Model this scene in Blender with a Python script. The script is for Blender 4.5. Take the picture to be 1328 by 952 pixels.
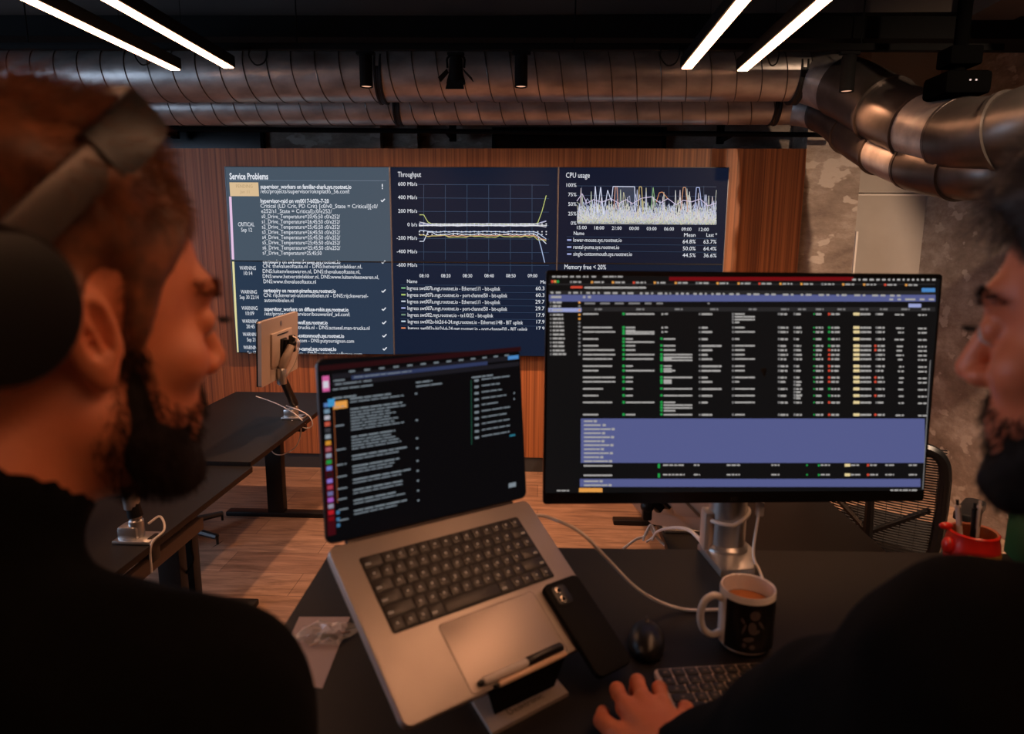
import bpy, bmesh, math, random
import numpy as np
from math import sin, cos, pi, radians, sqrt, atan2
from mathutils import Vector, Matrix

for o in list(bpy.data.objects):
    bpy.data.objects.remove(o)
C = bpy.context.scene.collection
scn = bpy.context.scene

# ------------------------------------------------------------------ camera
CAM_H, FPX = 1.75, 885.0
_p, _yw, _rl = radians(10.25), radians(2.33), radians(0.35)
FW = Vector((-sin(_yw) * cos(_p), cos(_yw) * cos(_p), -sin(_p)))
_r0 = Vector((cos(_yw), sin(_yw), 0)); _u0 = _r0.cross(FW)
RT = _r0 * cos(_rl) + _u0 * sin(_rl); UP = -_r0 * sin(_rl) + _u0 * cos(_rl)
CP = Vector((0, 0, CAM_H))
cam_d = bpy.data.cameras.new('camera'); cam = bpy.data.objects.new('camera', cam_d); C.objects.link(cam)
cam.matrix_world = Matrix(((RT.x, UP.x, -FW.x, CP.x), (RT.y, UP.y, -FW.y, CP.y), (RT.z, UP.z, -FW.z, CP.z), (0, 0, 0, 1)))
cam_d.sensor_width = 36; cam_d.lens = FPX * 36 / 1328; cam_d.clip_start = .02
cam_d.dof.use_dof = True; cam_d.dof.focus_distance = 4.6; cam_d.dof.aperture_fstop = 5.0
scn.camera = cam
# ------------------------------------------------------------------ world, exposure, lamp levels
w = bpy.data.worlds.new('world'); scn.world = w; w.use_nodes = True
w.node_tree.nodes['Background'].inputs[0].default_value = (1.0, .62, .42, 1)
w.node_tree.nodes['Background'].inputs[1].default_value = .035
scn.view_settings.view_transform = 'Standard'; scn.view_settings.look = 'None'
scn.view_settings.exposure = 0.0; scn.view_settings.gamma = 1.0
try: scn.view_settings.use_curve_mapping = False
except Exception: pass
STRIP = 20.0            # radiance of the linear lamps
STRIP_COL = (1.0, .48, .25)
SPOT_W = 130.0          # watts of each ceiling spot


def ray(px, py): return FW + RT * ((px - 664) / FPX) + UP * ((476 - py) / FPX)
def at(px, py, Y): v = ray(px, py); return CP + v * (Y / v.y)
def atz(px, py, z): v = ray(px, py); return CP + v * ((z - CAM_H) / v.z)
def atd(px, py, d): return CP + ray(px, py) * d
def on(px, py, M):
    """where the sight line through a photo point meets the local xy plane of M, in local coordinates"""
    n = M.to_3x3().col[2]; o = M.translation; v = ray(px, py)
    return M.inverted() @ (CP + v * ((o - CP).dot(n) / v.dot(n)))

# ------------------------------------------------------------------ materials
def lin(c):
    return tuple((x / 12.92 if x <= .04045 else ((x + .055) / 1.055) ** 2.4) for x in [v / 255 for v in c]) + (1,)
MATS = {}
def mat(name, col, rough=.5, metal=0, col2=None, scale=(5, 5, 5), detail=4, bump=0, bscale=None, spec=None, coat=0, ramp=(.35, .65), distort=0):
    if name in MATS: return MATS[name]
    m = bpy.data.materials.new(name); m.use_nodes = True; nt = m.node_tree; b = nt.nodes['Principled BSDF']
    b.inputs['Roughness'].default_value = rough; b.inputs['Metallic'].default_value = metal
    if spec is not None: b.inputs['Specular IOR Level'].default_value = spec
    if coat: b.inputs['Coat Weight'].default_value = coat
    c1 = lin(col); b.inputs['Base Color'].default_value = c1
    tc = nt.nodes.new('ShaderNodeTexCoord')
    def noise(sc, det, dist=0):
        mp = nt.nodes.new('ShaderNodeMapping'); mp.inputs['Scale'].default_value = sc
        nt.links.new(tc.outputs['Object'], mp.inputs[0])
        n = nt.nodes.new('ShaderNodeTexNoise'); n.inputs['Scale'].default_value = 1; n.inputs['Detail'].default_value = det
        n.inputs['Distortion'].default_value = dist
        nt.links.new(mp.outputs[0], n.inputs['Vector']); return n
    if col2 is not None:
        n = noise(scale, detail, distort); r = nt.nodes.new('ShaderNodeValToRGB')
        r.color_ramp.elements[0].position = ramp[0]; r.color_ramp.elements[1].position = ramp[1]
        r.color_ramp.elements[0].color = c1; r.color_ramp.elements[1].color = lin(col2)
        nt.links.new(n.outputs['Fac'], r.inputs[0]); nt.links.new(r.outputs[0], b.inputs['Base Color'])
    if bump:
        n2 = noise(bscale or scale, detail); bp = nt.nodes.new('ShaderNodeBump'); bp.inputs['Strength'].default_value = bump
        bp.inputs['Distance'].default_value = .01
        nt.links.new(n2.outputs['Fac'], bp.inputs['Height']); nt.links.new(bp.outputs[0], b.inputs['Normal'])
    MATS[name] = m; return m
def emit(name, col, strength=1.0, linear=False, rough=.25, spec=.25):
    if name in MATS: return MATS[name]
    m = bpy.data.materials.new(name); m.use_nodes = True; b = m.node_tree.nodes['Principled BSDF']
    c = col if linear else lin(col)
    b.inputs['Base Color'].default_value = (.004, .004, .004, 1); b.inputs['Roughness'].default_value = rough
    b.inputs['Specular IOR Level'].default_value = spec
    b.inputs['Emission Color'].default_value = (c[0], c[1], c[2], 1); b.inputs['Emission Strength'].default_value = strength
    MATS[name] = m; return m

# ------------------------------------------------------------------ mesh builder
class MB:
    def __init__(self, M=None): self.bm = bmesh.new(); self.M = M
    def _x(self, vs, M=None):
        if M is not None: bmesh.ops.transform(self.bm, matrix=M, verts=vs)
        if self.M is not None: bmesh.ops.transform(self.bm, matrix=self.M, verts=vs)
    def box(self, c, s, bev=0, M=None, seg=2, mi=0):
        r = bmesh.ops.create_cube(self.bm, size=1); vs = r['verts']
        bmesh.ops.transform(self.bm, matrix=Matrix.Translation(c) @ Matrix.Diagonal((s[0], s[1], s[2], 1)), verts=vs)
        if bev:
            es = list({e for v in vs for e in v.link_edges})
            g = bmesh.ops.bevel(self.bm, geom=es, offset=min(bev, min(s) * .48), segments=seg, affect='EDGES', profile=.5)
            vs = g['verts']
        vs = list(set(vs))
        if mi:
            for f in {f for v in vs for f in v.link_faces}: f.material_index = mi
        self._x(vs, M); return self
    def prism(self, poly, z0, z1, bev=0, M=None, seg=2):
        bot = [self.bm.verts.new((x, y, z0)) for x, y in poly]; top = [self.bm.verts.new((x, y, z1)) for x, y in poly]
        n = len(poly); fs = [self.bm.faces.new(bot[::-1]), self.bm.faces.new(top)]
        for i in range(n): fs.append(self.bm.faces.new((bot[i], bot[(i + 1) % n], top[(i + 1) % n], top[i])))
        vs = bot + top
        bmesh.ops.recalc_face_normals(self.bm, faces=fs)
        if bev:
            es = [e for e in fs[1].edges]
            g = bmesh.ops.bevel(self.bm, geom=es, offset=bev, segments=seg, affect='EDGES', profile=.5)
            vs = [v for v in set(vs) | set(g['verts']) if v.is_valid]
        self._x(vs, M); return self
    def rrect(self, x0, x1, y0, y1, r, z0, z1, bev=0, M=None, seg=5):
        poly = []
        for cx, cy, a in ((x1 - r, y1 - r, 0), (x0 + r, y1 - r, 90), (x0 + r, y0 + r, 180), (x1 - r, y0 + r, 270)):
            for k in range(seg + 1):
                t = radians(a + 90 * k / seg); poly.append((cx + r * cos(t), cy + r * sin(t)))
        return self.prism(poly, z0, z1, bev, M)
    def tube(self, pts, r, seg=8, cap=True, M=None, up=None):
        pts = [Vector(p) for p in pts]; n = len(pts); rs = r if isinstance(r, (list, tuple)) else [r] * n
        rings = []; a = None; vs = []
        for i, p in enumerate(pts):
            t = (pts[min(i + 1, n - 1)] - pts[max(i - 1, 0)]).normalized()
            if a is None: a = t.orthogonal().normalized() if up is None else (Vector(up) - t * t.dot(Vector(up))).normalized()
            else: a = (a - t * a.dot(t)).normalized()
            b = t.cross(a)
            rings.append([self.bm.verts.new(p + (a * cos(2 * pi * k / seg) + b * sin(2 * pi * k / seg)) * rs[i]) for k in range(seg)])
            vs += rings[-1]
        for i in range(n - 1):
            for k in range(seg):
                self.bm.faces.new((rings[i][k], rings[i][(k + 1) % seg], rings[i + 1][(k + 1) % seg], rings[i + 1][k]))
        if cap: self.bm.faces.new(rings[0][::-1]); self.bm.faces.new(rings[-1])
        self._x(vs, M); return self
    def lathe(self, prof, seg=24, M=None, capb=True, capt=True):
        rings = []; vs = []
        for r, z in prof:
            if r <= 1e-6: rings.append([self.bm.verts.new((0, 0, z))])
            else: rings.append([self.bm.verts.new((r * cos(2 * pi * k / seg), r * sin(2 * pi * k / seg), z)) for k in range(seg)])
            vs += rings[-1]
        for A, B in zip(rings, rings[1:]):
            if len(A) == 1 and len(B) == 1: continue
            for k in range(seg):
                k2 = (k + 1) % seg
                if len(A) == 1: self.bm.faces.new((A[0], B[k2], B[k]))
                elif len(B) == 1: self.bm.faces.new((A[k], A[k2], B[0]))
                else: self.bm.faces.new((A[k], A[k2], B[k2], B[k]))
        if capb and len(rings[0]) > 1: self.bm.faces.new(rings[0][::-1])
        if capt and len(rings[-1]) > 1: self.bm.faces.new(rings[-1])
        self._x(vs, M); return self
    def ball(self, c, r, M=None, seg=16):
        r = (r, r, r) if not isinstance(r, (tuple, list)) else r
        g = bmesh.ops.create_uvsphere(self.bm, u_segments=seg, v_segments=max(6, seg // 2), radius=1)
        bmesh.ops.transform(self.bm, matrix=Matrix.Translation(c) @ Matrix.Diagonal((r[0], r[1], r[2], 1)), verts=g['verts'])
        self._x(g['verts'], M); return self
    def quad(self, a, b, c, d, mi=0):
        vs = [self.bm.verts.new(Vector(p)) for p in (a, b, c, d)]; f = self.bm.faces.new(vs); f.material_index = mi
        self._x(vs); return self
    def ribbon(self, pts, wd, z):
        """a flat line in the local xy plane"""
        for (x0, y0), (x1, y1) in zip(pts, pts[1:]):
            d = Vector((x1 - x0, y1 - y0)); 
            if d.length < 1e-7: continue
            n = Vector((-d.y, d.x)).normalized() * wd / 2
            self.quad((x0 + n.x, y0 + n.y, z), (x0 - n.x, y0 - n.y, z), (x1 - n.x, y1 - n.y, z), (x1 + n.x, y1 + n.y, z))
        return self
    def rect(self, x0, x1, y0, y1, z, mi=0):
        return self.quad((x0, y0, z), (x1, y0, z), (x1, y1, z), (x0, y1, z), mi)

def obj(name, mb, m, parent=None, smooth=True, angle=40, loc=None, M=None):
    bm = mb.bm if isinstance(mb, MB) else mb
    me = bpy.data.meshes.new(name); bm.to_mesh(me); bm.free()
    for mm in (m if isinstance(m, (list, tuple)) else [m]): me.materials.append(mm)
    if smooth and len(me.polygons):
        me.polygons.foreach_set('use_smooth', [True] * len(me.polygons))
        try: me.set_sharp_from_angle(angle=radians(angle))
        except Exception: pass
    o = bpy.data.objects.new(name, me); C.objects.link(o)
    if parent is not None: o.parent = parent
    if M is not None: o.matrix_local = M
    elif loc is not None: o.location = loc
    return o
def tag(o, label, cat, group=None):
    o['label'] = label; o['category'] = cat
    if group: o['group'] = group
    return o
def thing(name, label, cat, M=None, loc=(0, 0, 0), group=None):
    o = bpy.data.objects.new(name, None); C.objects.link(o); o.empty_display_size = .05
    if M is not None: o.matrix_world = M
    else: o.location = loc
    return tag(o, label, cat, group)
def struct(name, mb, m, parent=None, smooth=False, loc=None):
    o = obj(name, mb, m, parent, smooth, loc=loc); o['kind'] = 'structure'; return o
def spline(pts, n=8):
    """Catmull-Rom through the points"""
    P = [Vector(p) for p in pts]; P = [P[0] * 2 - P[1]] + P + [P[-1] * 2 - P[-2]]; out = []
    for i in range(1, len(P) - 2):
        for k in range(n):
            t = k / n; a, b, c, d = P[i - 1], P[i], P[i + 1], P[i + 2]
            out.append(.5 * ((2 * b) + (c - a) * t + (2 * a - 5 * b + 4 * c - d) * t * t + (3 * b - a - 3 * c + d) * t ** 3))
    out.append(P[-2]); return out
def cable(name, pts, r, m, label, n=8, cat='cable', group=None, seg=8):
    pts = spline(pts, n); o0 = pts[0].copy()
    return tag(obj(name, MB().tube([p - o0 for p in pts], r, seg), m, loc=o0), label, cat, group)
def basis(xd, zd, o):
    x = Vector(xd).normalized(); z = Vector(zd); z = (z - x * z.dot(x)).normalized(); y = z.cross(x)
    return Matrix(((x.x, y.x, z.x, o[0]), (x.y, y.y, z.y, o[1]), (x.z, y.z, z.z, o[2]), (0, 0, 0, 1)))

# ------------------------------------------------------------------ lettering: (string, x, y, width or None, size, align, bold, clip)
def lettering(entries, z=0.0):
    obs = []
    for e in entries:
        cu = bpy.data.curves.new('t', 'FONT'); cu.body = e[0]; cu.size = 1; cu.resolution_u = 2
        if e[6]: cu.offset = .022
        o = bpy.data.objects.new('t', cu); C.objects.link(o); obs.append(o)
    bpy.context.view_layer.update(); dg = bpy.context.evaluated_depsgraph_get(); out = MB()
    for e, o in zip(entries, obs):
        me = bpy.data.meshes.new_from_object(o.evaluated_get(dg))
        if len(me.vertices):
            bm = bmesh.new(); bm.from_mesh(me)
            xs = [v.co.x for v in bm.verts]; x0, x1 = min(xs), max(xs); sy = e[4]
            sx = (e[3] / (x1 - x0)) if e[3] else sy
            ox = {'l': 0, 'c': .5, 'r': 1}[e[5]] * (x1 - x0)
            for v in bm.verts: v.co = Vector(((v.co.x - x0 - ox) * sx + e[1], v.co.y * sy + e[2], z))
            if e[7] is not None:
                bmesh.ops.bisect_plane(bm, geom=bm.verts[:] + bm.edges[:] + bm.faces[:], plane_co=(0, e[7], 0), plane_no=(0, -1, 0), clear_outer=True)
            tmp = bpy.data.meshes.new('t'); bm.to_mesh(tmp); bm.free(); out.bm.from_mesh(tmp); bpy.data.meshes.remove(tmp)
        bpy.data.meshes.remove(me)
    for o in obs:
        cu = o.data; bpy.data.objects.remove(o); bpy.data.curves.remove(cu)
    return out

# ------------------------------------------------------------------ implicit surfaces for people
def sm(a, b, k):
    h = np.clip(.5 + .5 * (b - a) / k, 0, 1); return b * (1 - h) + a * h - k * h * (1 - h)
def smx(a, b, k): return -sm(-a, -b, k)
def ell(P, c, r):
    r = np.array(r); q = (P - np.array(c)); k0 = np.linalg.norm(q / r, axis=1); k1 = np.linalg.norm(q / (r * r), axis=1)
    return k0 * (k0 - 1) / np.maximum(k1, 1e-6)
def cap(P, a, b, ra, rb=None):
    rb = ra if rb is None else rb; a = np.array(a, float); b = np.array(b, float); ba = b - a; pa = P - a
    h = np.clip(pa @ ba / (ba @ ba), 0, 1); return np.linalg.norm(pa - h[:, None] * ba, axis=1) - (ra + (rb - ra) * h)
def axis(lo, hi, coarse, zones):
    """grid coordinates, coarse everywhere and finer inside the zones (lo, hi, step)"""
    out = [lo]; x = lo
    while x < hi:
        s = coarse
        for a, b, st in zones:
            if a - .012 <= x <= b: s = min(s, st)
        x += s; out.append(x)
    return np.array(out)
def sdf_mesh(f, xs, ys, zs, B=6):
    n = (len(xs), len(ys), len(zs)); V = np.ones(n, np.float32)
    bl = [range(0, k, B) for k in n]
    ctr, half, idx = [], [], []
    for i in bl[0]:
        i2 = min(i + B, n[0]); cx = (xs[i] + xs[i2 - 1]) / 2; hx = (xs[i2 - 1] - xs[i]) / 2
        for j in bl[1]:
            j2 = min(j + B, n[1]); cy = (ys[j] + ys[j2 - 1]) / 2; hy = (ys[j2 - 1] - ys[j]) / 2
            for k in bl[2]:
                k2 = min(k + B, n[2]); ctr.append((cx, cy, (zs[k] + zs[k2 - 1]) / 2)); half.append((hx, hy, (zs[k2 - 1] - zs[k]) / 2)); idx.append((i, i2, j, j2, k, k2))
    ctr = np.array(ctr); half = np.linalg.norm(np.array(half), axis=1)
    fc = np.concatenate([f(c) for c in np.array_split(ctr, max(1, len(ctr) // 60000))])
    todo = []
    for q, v, h in zip(idx, fc, half):
        if abs(v) > h * 1.5 + .02: V[q[0]:q[1], q[2]:q[3], q[4]:q[5]] = v
        else: todo.append(q)
    for s in range(0, len(todo), 400):
        ch = todo[s:s + 400]; Ps = []
        for q in ch:
            g = np.meshgrid(xs[q[0]:q[1]], ys[q[2]:q[3]], zs[q[4]:q[5]], indexing='ij'); Ps.append(np.stack([a.ravel() for a in g], 1))
        val = f(np.concatenate(Ps)); o = 0
        for q, P in zip(ch, Ps):
            V[q[0]:q[1], q[2]:q[3], q[4]:q[5]] = val[o:o + len(P)].reshape(q[1] - q[0], q[3] - q[2], q[5] - q[4]); o += len(P)
    S = V < 0
    cs = np.zeros([k - 1 for k in n], np.int8)
    sl = lambda d: tuple(slice(a, n[t] - 1 + a) for t, a in enumerate(d))
    for d in [(a, b, c) for a in (0, 1) for b in (0, 1) for c in (0, 1)]: cs += S[sl(d)]
    act = np.argwhere((cs > 0) & (cs < 8)); vid = -np.ones(cs.shape, np.int64); vid[tuple(act.T)] = np.arange(len(act))
    acc = np.zeros((len(act), 3)); cnt = np.zeros(len(act)); G = (xs, ys, zs)
    for ax in range(3):
        o1, o2 = [t for t in range(3) if t != ax]
        for a in (0, 1):
            for b in (0, 1):
                p0 = act.copy(); p0[:, o1] += a; p0[:, o2] += b; p1 = p0.copy(); p1[:, ax] += 1
                v0 = V[tuple(p0.T)]; v1 = V[tuple(p1.T)]; mk = (v0 < 0) != (v1 < 0)
                t = np.where(mk, v0 / np.where(mk, v0 - v1, 1), 0)
                pt = np.stack([G[k][p0[:, k]] for k in range(3)], 1).astype(float)
                pt[:, ax] += t * (G[ax][p1[:, ax]] - G[ax][p0[:, ax]])
                acc[mk] += pt[mk]; cnt[mk] += 1
    acc /= cnt[:, None]; faces = []
    for ax in range(3):
        o1, o2 = [(1, 2), (2, 0), (0, 1)][ax]
        a0 = [slice(None)] * 3; a1 = [slice(None)] * 3; a0[ax] = slice(0, -1); a1[ax] = slice(1, None)
        E_ = np.argwhere(S[tuple(a0)] != S[tuple(a1)])
        E_ = E_[(E_[:, o1] > 0) & (E_[:, o2] > 0) & (E_[:, o1] < n[o1] - 1) & (E_[:, o2] < n[o2] - 1)]
        ins = S[tuple(E_.T)]
        q = []
        for d1, d2 in ((-1, -1), (0, -1), (0, 0), (-1, 0)):
            c = E_.copy(); c[:, o1] += d1; c[:, o2] += d2; q.append(vid[tuple(c.T)])
        q = np.stack(q, 1); q[~ins] = q[~ins][:, ::-1]; faces.append(q)
    return acc, np.concatenate(faces)
def mesh_np(name, v, f, m, parent=None, loc=None, smooth=True):
    me = bpy.data.meshes.new(name); me.vertices.add(len(v)); me.vertices.foreach_set('co', np.asarray(v, np.float32).ravel())
    k = f.shape[1]; me.loops.add(f.size); me.loops.foreach_set('vertex_index', f.ravel().astype(np.int32))
    me.polygons.add(len(f)); me.polygons.foreach_set('loop_start', np.arange(0, f.size, k, dtype=np.int32))
    try: me.polygons.foreach_set('loop_total', np.full(len(f), k, np.int32))
    except Exception: pass
    me.update(calc_edges=True); me.validate()
    if smooth: me.polygons.foreach_set('use_smooth', [True] * len(me.polygons))
    me.materials.append(m); o = bpy.data.objects.new(name, me); C.objects.link(o)
    if parent is not None: o.parent = parent
    if loc is not None: o.location = loc
    return o

# ------------------------------------------------------------------ palette
BLACK = mat('black_laminate', (15, 11, 9), .5, 0, (18, 13, 11), (30, 30, 30), spec=.3)
BLKMET = mat('black_metal', (16, 16, 17), .5, .3)
BLKPLA = mat('black_plastic', (14, 14, 15), .38)
MATBLK = mat('matt_black_paint', (4, 4, 4), .85, spec=.15)
SILVER = mat('silver_metal', (200, 198, 196), .32, .9)
SATIN = mat('satin_silver_plastic', (186, 172, 160), .42, .35)
ALU = mat('space_grey_aluminium', (176, 164, 156), .42, .55, (184, 172, 163), (8, 8, 8))
WHITECAB = mat('white_cable', (225, 218, 212), .5)
GREYCAB = mat('grey_cable', (120, 112, 108), .5)
DUCTM = mat('galvanised_steel', (190, 182, 176), .36, .7, (150, 143, 138), (5, 9, 9), 5, .12, (18, 30, 30))
DUCTD = mat('dark_galvanised_steel', (96, 88, 84), .36, .85, (80, 74, 70), (6, 9, 9), 5, .1)
CERAM = mat('white_ceramic', (226, 222, 220), .18, 0, coat=.5)

# ================================================================== SETTING
def wood_floor_material():
    m = bpy.data.materials.new('worn_wood_floor'); m.use_nodes = True; nt = m.node_tree; b = nt.nodes['Principled BSDF']
    tc = nt.nodes.new('ShaderNodeTexCoord'); mp = nt.nodes.new('ShaderNodeMapping'); nt.links.new(tc.outputs['Object'], mp.inputs[0])
    br = nt.nodes.new('ShaderNodeTexBrick'); br.offset = .37; br.inputs['Scale'].default_value = 1; br.inputs['Brick Width'].default_value = 1.25
    br.inputs['Row Height'].default_value = .24; br.inputs['Mortar Size'].default_value = .002; br.inputs['Bias'].default_value = 0
    br.inputs['Color1'].default_value = lin((176, 146, 124)); br.inputs['Color2'].default_value = lin((152, 122, 102)); br.inputs['Mortar'].default_value = lin((112, 90, 76))
    nt.links.new(mp.outputs[0], br.inputs['Vector'])
    m2 = nt.nodes.new('ShaderNodeMapping'); m2.inputs['Scale'].default_value = (2.2, 16, 1); nt.links.new(tc.outputs['Object'], m2.inputs[0])
    n = nt.nodes.new('ShaderNodeTexNoise'); n.inputs['Detail'].default_value = 7; n.inputs['Scale'].default_value = 1.4; n.inputs['Roughness'].default_value = .68; n.inputs['Distortion'].default_value = .6
    nt.links.new(m2.outputs[0], n.inputs['Vector'])
    r = nt.nodes.new('ShaderNodeValToRGB'); r.color_ramp.elements[0].position = .36; r.color_ramp.elements[1].position = .64
    r.color_ramp.elements[0].color = (.45, .42, .40, 1); r.color_ramp.elements[1].color = (1.15, 1.12, 1.1, 1)
    nt.links.new(n.outputs['Fac'], r.inputs[0])
    mx = nt.nodes.new('ShaderNodeMix'); mx.data_type = 'RGBA'; mx.blend_type = 'MULTIPLY'; mx.inputs[0].default_value = .85
    nt.links.new(br.outputs['Color'], mx.inputs[6]); nt.links.new(r.outputs[0], mx.inputs[7]); nt.links.new(mx.outputs[2], b.inputs['Base Color'])
    b.inputs['Roughness'].default_value = .55; return m
def panel_material():
    m = bpy.data.materials.new('reeded_wood_veneer'); m.use_nodes = True; nt = m.node_tree; b = nt.nodes['Principled BSDF']
    tc = nt.nodes.new('ShaderNodeTexCoord')
    def ns(sc, det):
        mp = nt.nodes.new('ShaderNodeMapping'); mp.inputs['Scale'].default_value = sc; nt.links.new(tc.outputs['Object'], mp.inputs[0])
        n = nt.nodes.new('ShaderNodeTexNoise'); n.inputs['Scale'].default_value = 1; n.inputs['Detail'].default_value = det
        nt.links.new(mp.outputs[0], n.inputs['Vector']); return n
    a = ns((55, 1, .35), 4); r = nt.nodes.new('ShaderNodeValToRGB')
    r.color_ramp.elements[0].position = .32; r.color_ramp.elements[1].position = .70
    r.color_ramp.elements[0].color = lin((116, 67, 39)); r.color_ramp.elements[1].color = lin((188, 118, 70))
    nt.links.new(a.outputs['Fac'], r.inputs[0])
    # fine dark joints between the narrow staves
    sx = nt.nodes.new('ShaderNodeSeparateXYZ'); nt.links.new(tc.outputs['Object'], sx.inputs[0])
    mu = nt.nodes.new('ShaderNodeMath'); mu.operation = 'MULTIPLY'; mu.inputs[1].default_value = 26; nt.links.new(sx.outputs[0], mu.inputs[0])
    fr = nt.nodes.new('ShaderNodeMath'); fr.operation = 'FRACT'; nt.links.new(mu.outputs[0], fr.inputs[0])
    lt = nt.nodes.new('ShaderNodeMath'); lt.operation = 'GREATER_THAN'; lt.inputs[1].default_value = .10; nt.links.new(fr.outputs[0], lt.inputs[0])
    mr = nt.nodes.new('ShaderNodeMapRange'); mr.inputs[3].default_value = .62; mr.inputs[4].default_value = 1; nt.links.new(lt.outputs[0], mr.inputs[0])
    mx = nt.nodes.new('ShaderNodeMix'); mx.data_type = 'RGBA'; mx.blend_type = 'MULTIPLY'; mx.inputs[0].default_value = 1
    nt.links.new(r.outputs[0], mx.inputs[6]); nt.links.new(mr.outputs[0], mx.inputs[7]); nt.links.new(mx.outputs[2], b.inputs['Base Color'])
    b.inputs['Roughness'].default_value = .5; return m
def concrete_material(name, c1, c2, c3):
    m = bpy.data.materials.new(name); m.use_nodes = True; nt = m.node_tree; b = nt.nodes['Principled BSDF']
    tc = nt.nodes.new('ShaderNodeTexCoord')
    def ns(sc, det, rough=.6):
        mp = nt.nodes.new('ShaderNodeMapping'); mp.inputs['Scale'].default_value = sc; nt.links.new(tc.outputs['Object'], mp.inputs[0])
        n = nt.nodes.new('ShaderNodeTexNoise'); n.inputs['Scale'].default_value = 1; n.inputs['Detail'].default_value = det; n.inputs['Roughness'].default_value = rough
        nt.links.new(mp.outputs[0], n.inputs['Vector']); return n
    a = ns((2.2, 2.2, 4.5), 8, .7); r = nt.nodes.new('ShaderNodeValToRGB'); e = r.color_ramp.elements
    e[0].position = .33; e[0].color = lin(c1); e[1].position = .68; e[1].color = lin(c3); k = e.new(.5); k.color = lin(c2)
    nt.links.new(a.outputs['Fac'], r.inputs[0]); nt.links.new(r.outputs[0], b.inputs['Base Color'])
    # pale filler patches with edges of their own
    pz = ns((5, 5, 9), 3, .5); pr = nt.nodes.new('ShaderNodeValToRGB'); pr.color_ramp.elements[0].position = .60; pr.color_ramp.elements[1].position = .63
    nt.links.new(pz.outputs['Fac'], pr.inputs[0])
    mx = nt.nodes.new('ShaderNodeMix'); mx.data_type = 'RGBA'; nt.links.new(pr.outputs[0], mx.inputs[0]); nt.links.new(r.outputs[0], mx.inputs[6]); mx.inputs[7].default_value = lin(c3)
    nt.links.new(mx.outputs[2], b.inputs['Base Color'])
    n2 = ns((9, 9, 22), 8, .7); bp = nt.nodes.new('ShaderNodeBump'); bp.inputs['Strength'].default_value = .6; bp.inputs['Distance'].default_value = .02
    nt.links.new(n2.outputs['Fac'], bp.inputs['Height']); nt.links.new(bp.outputs[0], b.inputs['Normal'])
    b.inputs['Roughness'].default_value = .85; return m
FLOORM = wood_floor_material(); WOODM = panel_material()
CONC = concrete_material('rough_concrete', (104, 88, 78), (134, 118, 106), (172, 158, 146))
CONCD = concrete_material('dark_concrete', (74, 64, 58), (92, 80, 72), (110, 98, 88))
CEILM = mat('dark_ceiling_concrete', (70, 60, 54), .9, 0, (52, 44, 40), (1.3, 1.3, 1.3), 5, .3)
PLAST = mat('grey_plaster', (150, 140, 132), .8, 0, (160, 150, 142), (3, 3, 3))

X0, X1, YB, ZC = -4.6, 4.0, 5.42, 3.35
struct('floor', MB().box(((X0 + X1) / 2, 1.4, -.05), (X1 - X0, 8.1, .1)), FLOORM)
struct('ceiling', MB().box(((X0 + X1) / 2, 1.4, ZC + .06), (X1 - X0, 8.1, .12)), CEILM)
struct('wall_back', MB().box(((X0 + X1) / 2, YB + .06, ZC / 2), (X1 - X0, .12, ZC)), CONC)
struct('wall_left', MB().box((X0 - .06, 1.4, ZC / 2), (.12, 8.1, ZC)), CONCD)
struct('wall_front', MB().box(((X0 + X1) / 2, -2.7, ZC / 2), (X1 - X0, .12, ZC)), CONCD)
# rough concrete wall on the right, coming forward of the back wall
struct('wall_right', MB().box((3.32, 4.0, ZC / 2), (.98, 2.84, ZC)), CONC)
# wood feature cladding that carries the video wall
struct('trim_1', MB().box((-1.35, 5.15, 1.27), (6.42, .14, 2.30)), WOODM)
struct('baseboard_back', MB().box((-1.35, 5.155, .06), (6.42, .12, .12)), mat('grey_blue_plinth', (52, 56, 60), .5))
struct('pillar', MB().box((2.065, 5.26, ZC / 2), (.39, .30, ZC)), CONC)
# plaster panel with a joint between pillar and concrete wall
struct('trim_2', MB().box((2.55, 5.33, 1.06), (.60, .1, 2.12)), PLAST)
struct('trim_3', MB().box((2.55, 5.33, 2.13 + .61), (.60, .1, 1.21)), PLAST)
struct('trim_7', MB().box((2.55, 5.325, 2.12), (.60, .1, .014)), mat('white_trim', (200, 190, 180), .5))
struct('trim_4', MB().box((2.268, 5.10, 1.0), (.014, .02, 1.70)), mat('white_trim', (200, 190, 180), .5))
# dark high windows above the cladding
for i, (xa, xb, za, zb) in enumerate(((at(150, 178, 5.38).x, at(340, 178, 5.38).x, 2.40, 2.60), (at(640, 178, 5.38).x, at(862, 178, 5.38).x, 2.40, 2.60))):
    wn = struct('window_%d' % (i + 1), MB().box(((xa + xb) / 2, YB - .012, (za + zb) / 2), (xb - xa, .02, zb - za)), mat('dark_window_glass', (12, 12, 13), .25))
    fr = MB(); t = .022
    fr.box(((xa + xb) / 2, YB - .03, zb), (xb - xa + t, .05, t)).box(((xa + xb) / 2, YB - .03, za), (xb - xa + t, .05, t))
    fr.box((xa, YB - .03, (za + zb) / 2), (t, .05, zb - za)).box((xb, YB - .03, (za + zb) / 2), (t, .05, zb - za))
    struct('window_frame', fr, MATBLK, wn)
wn = struct('window_3', MB().box((X0 + .012, 1.6, 2.1), (.02, 2.6, 1.5)), emit('cool_fill_glow', (150, 172, 200), 9))  # unseen glowing pane added for cool fill from the left
fr = MB()
for y_ in (.3, 1.6, 2.9): fr.box((X0 + .03, y_, 2.1), (.06, .05, 1.55))
for z_ in (1.34, 2.86): fr.box((X0 + .03, 1.6, z_), (.06, 2.65, .05))
struct('window_frame', fr, MATBLK, wn)  # frame around the added fill pane
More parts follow.
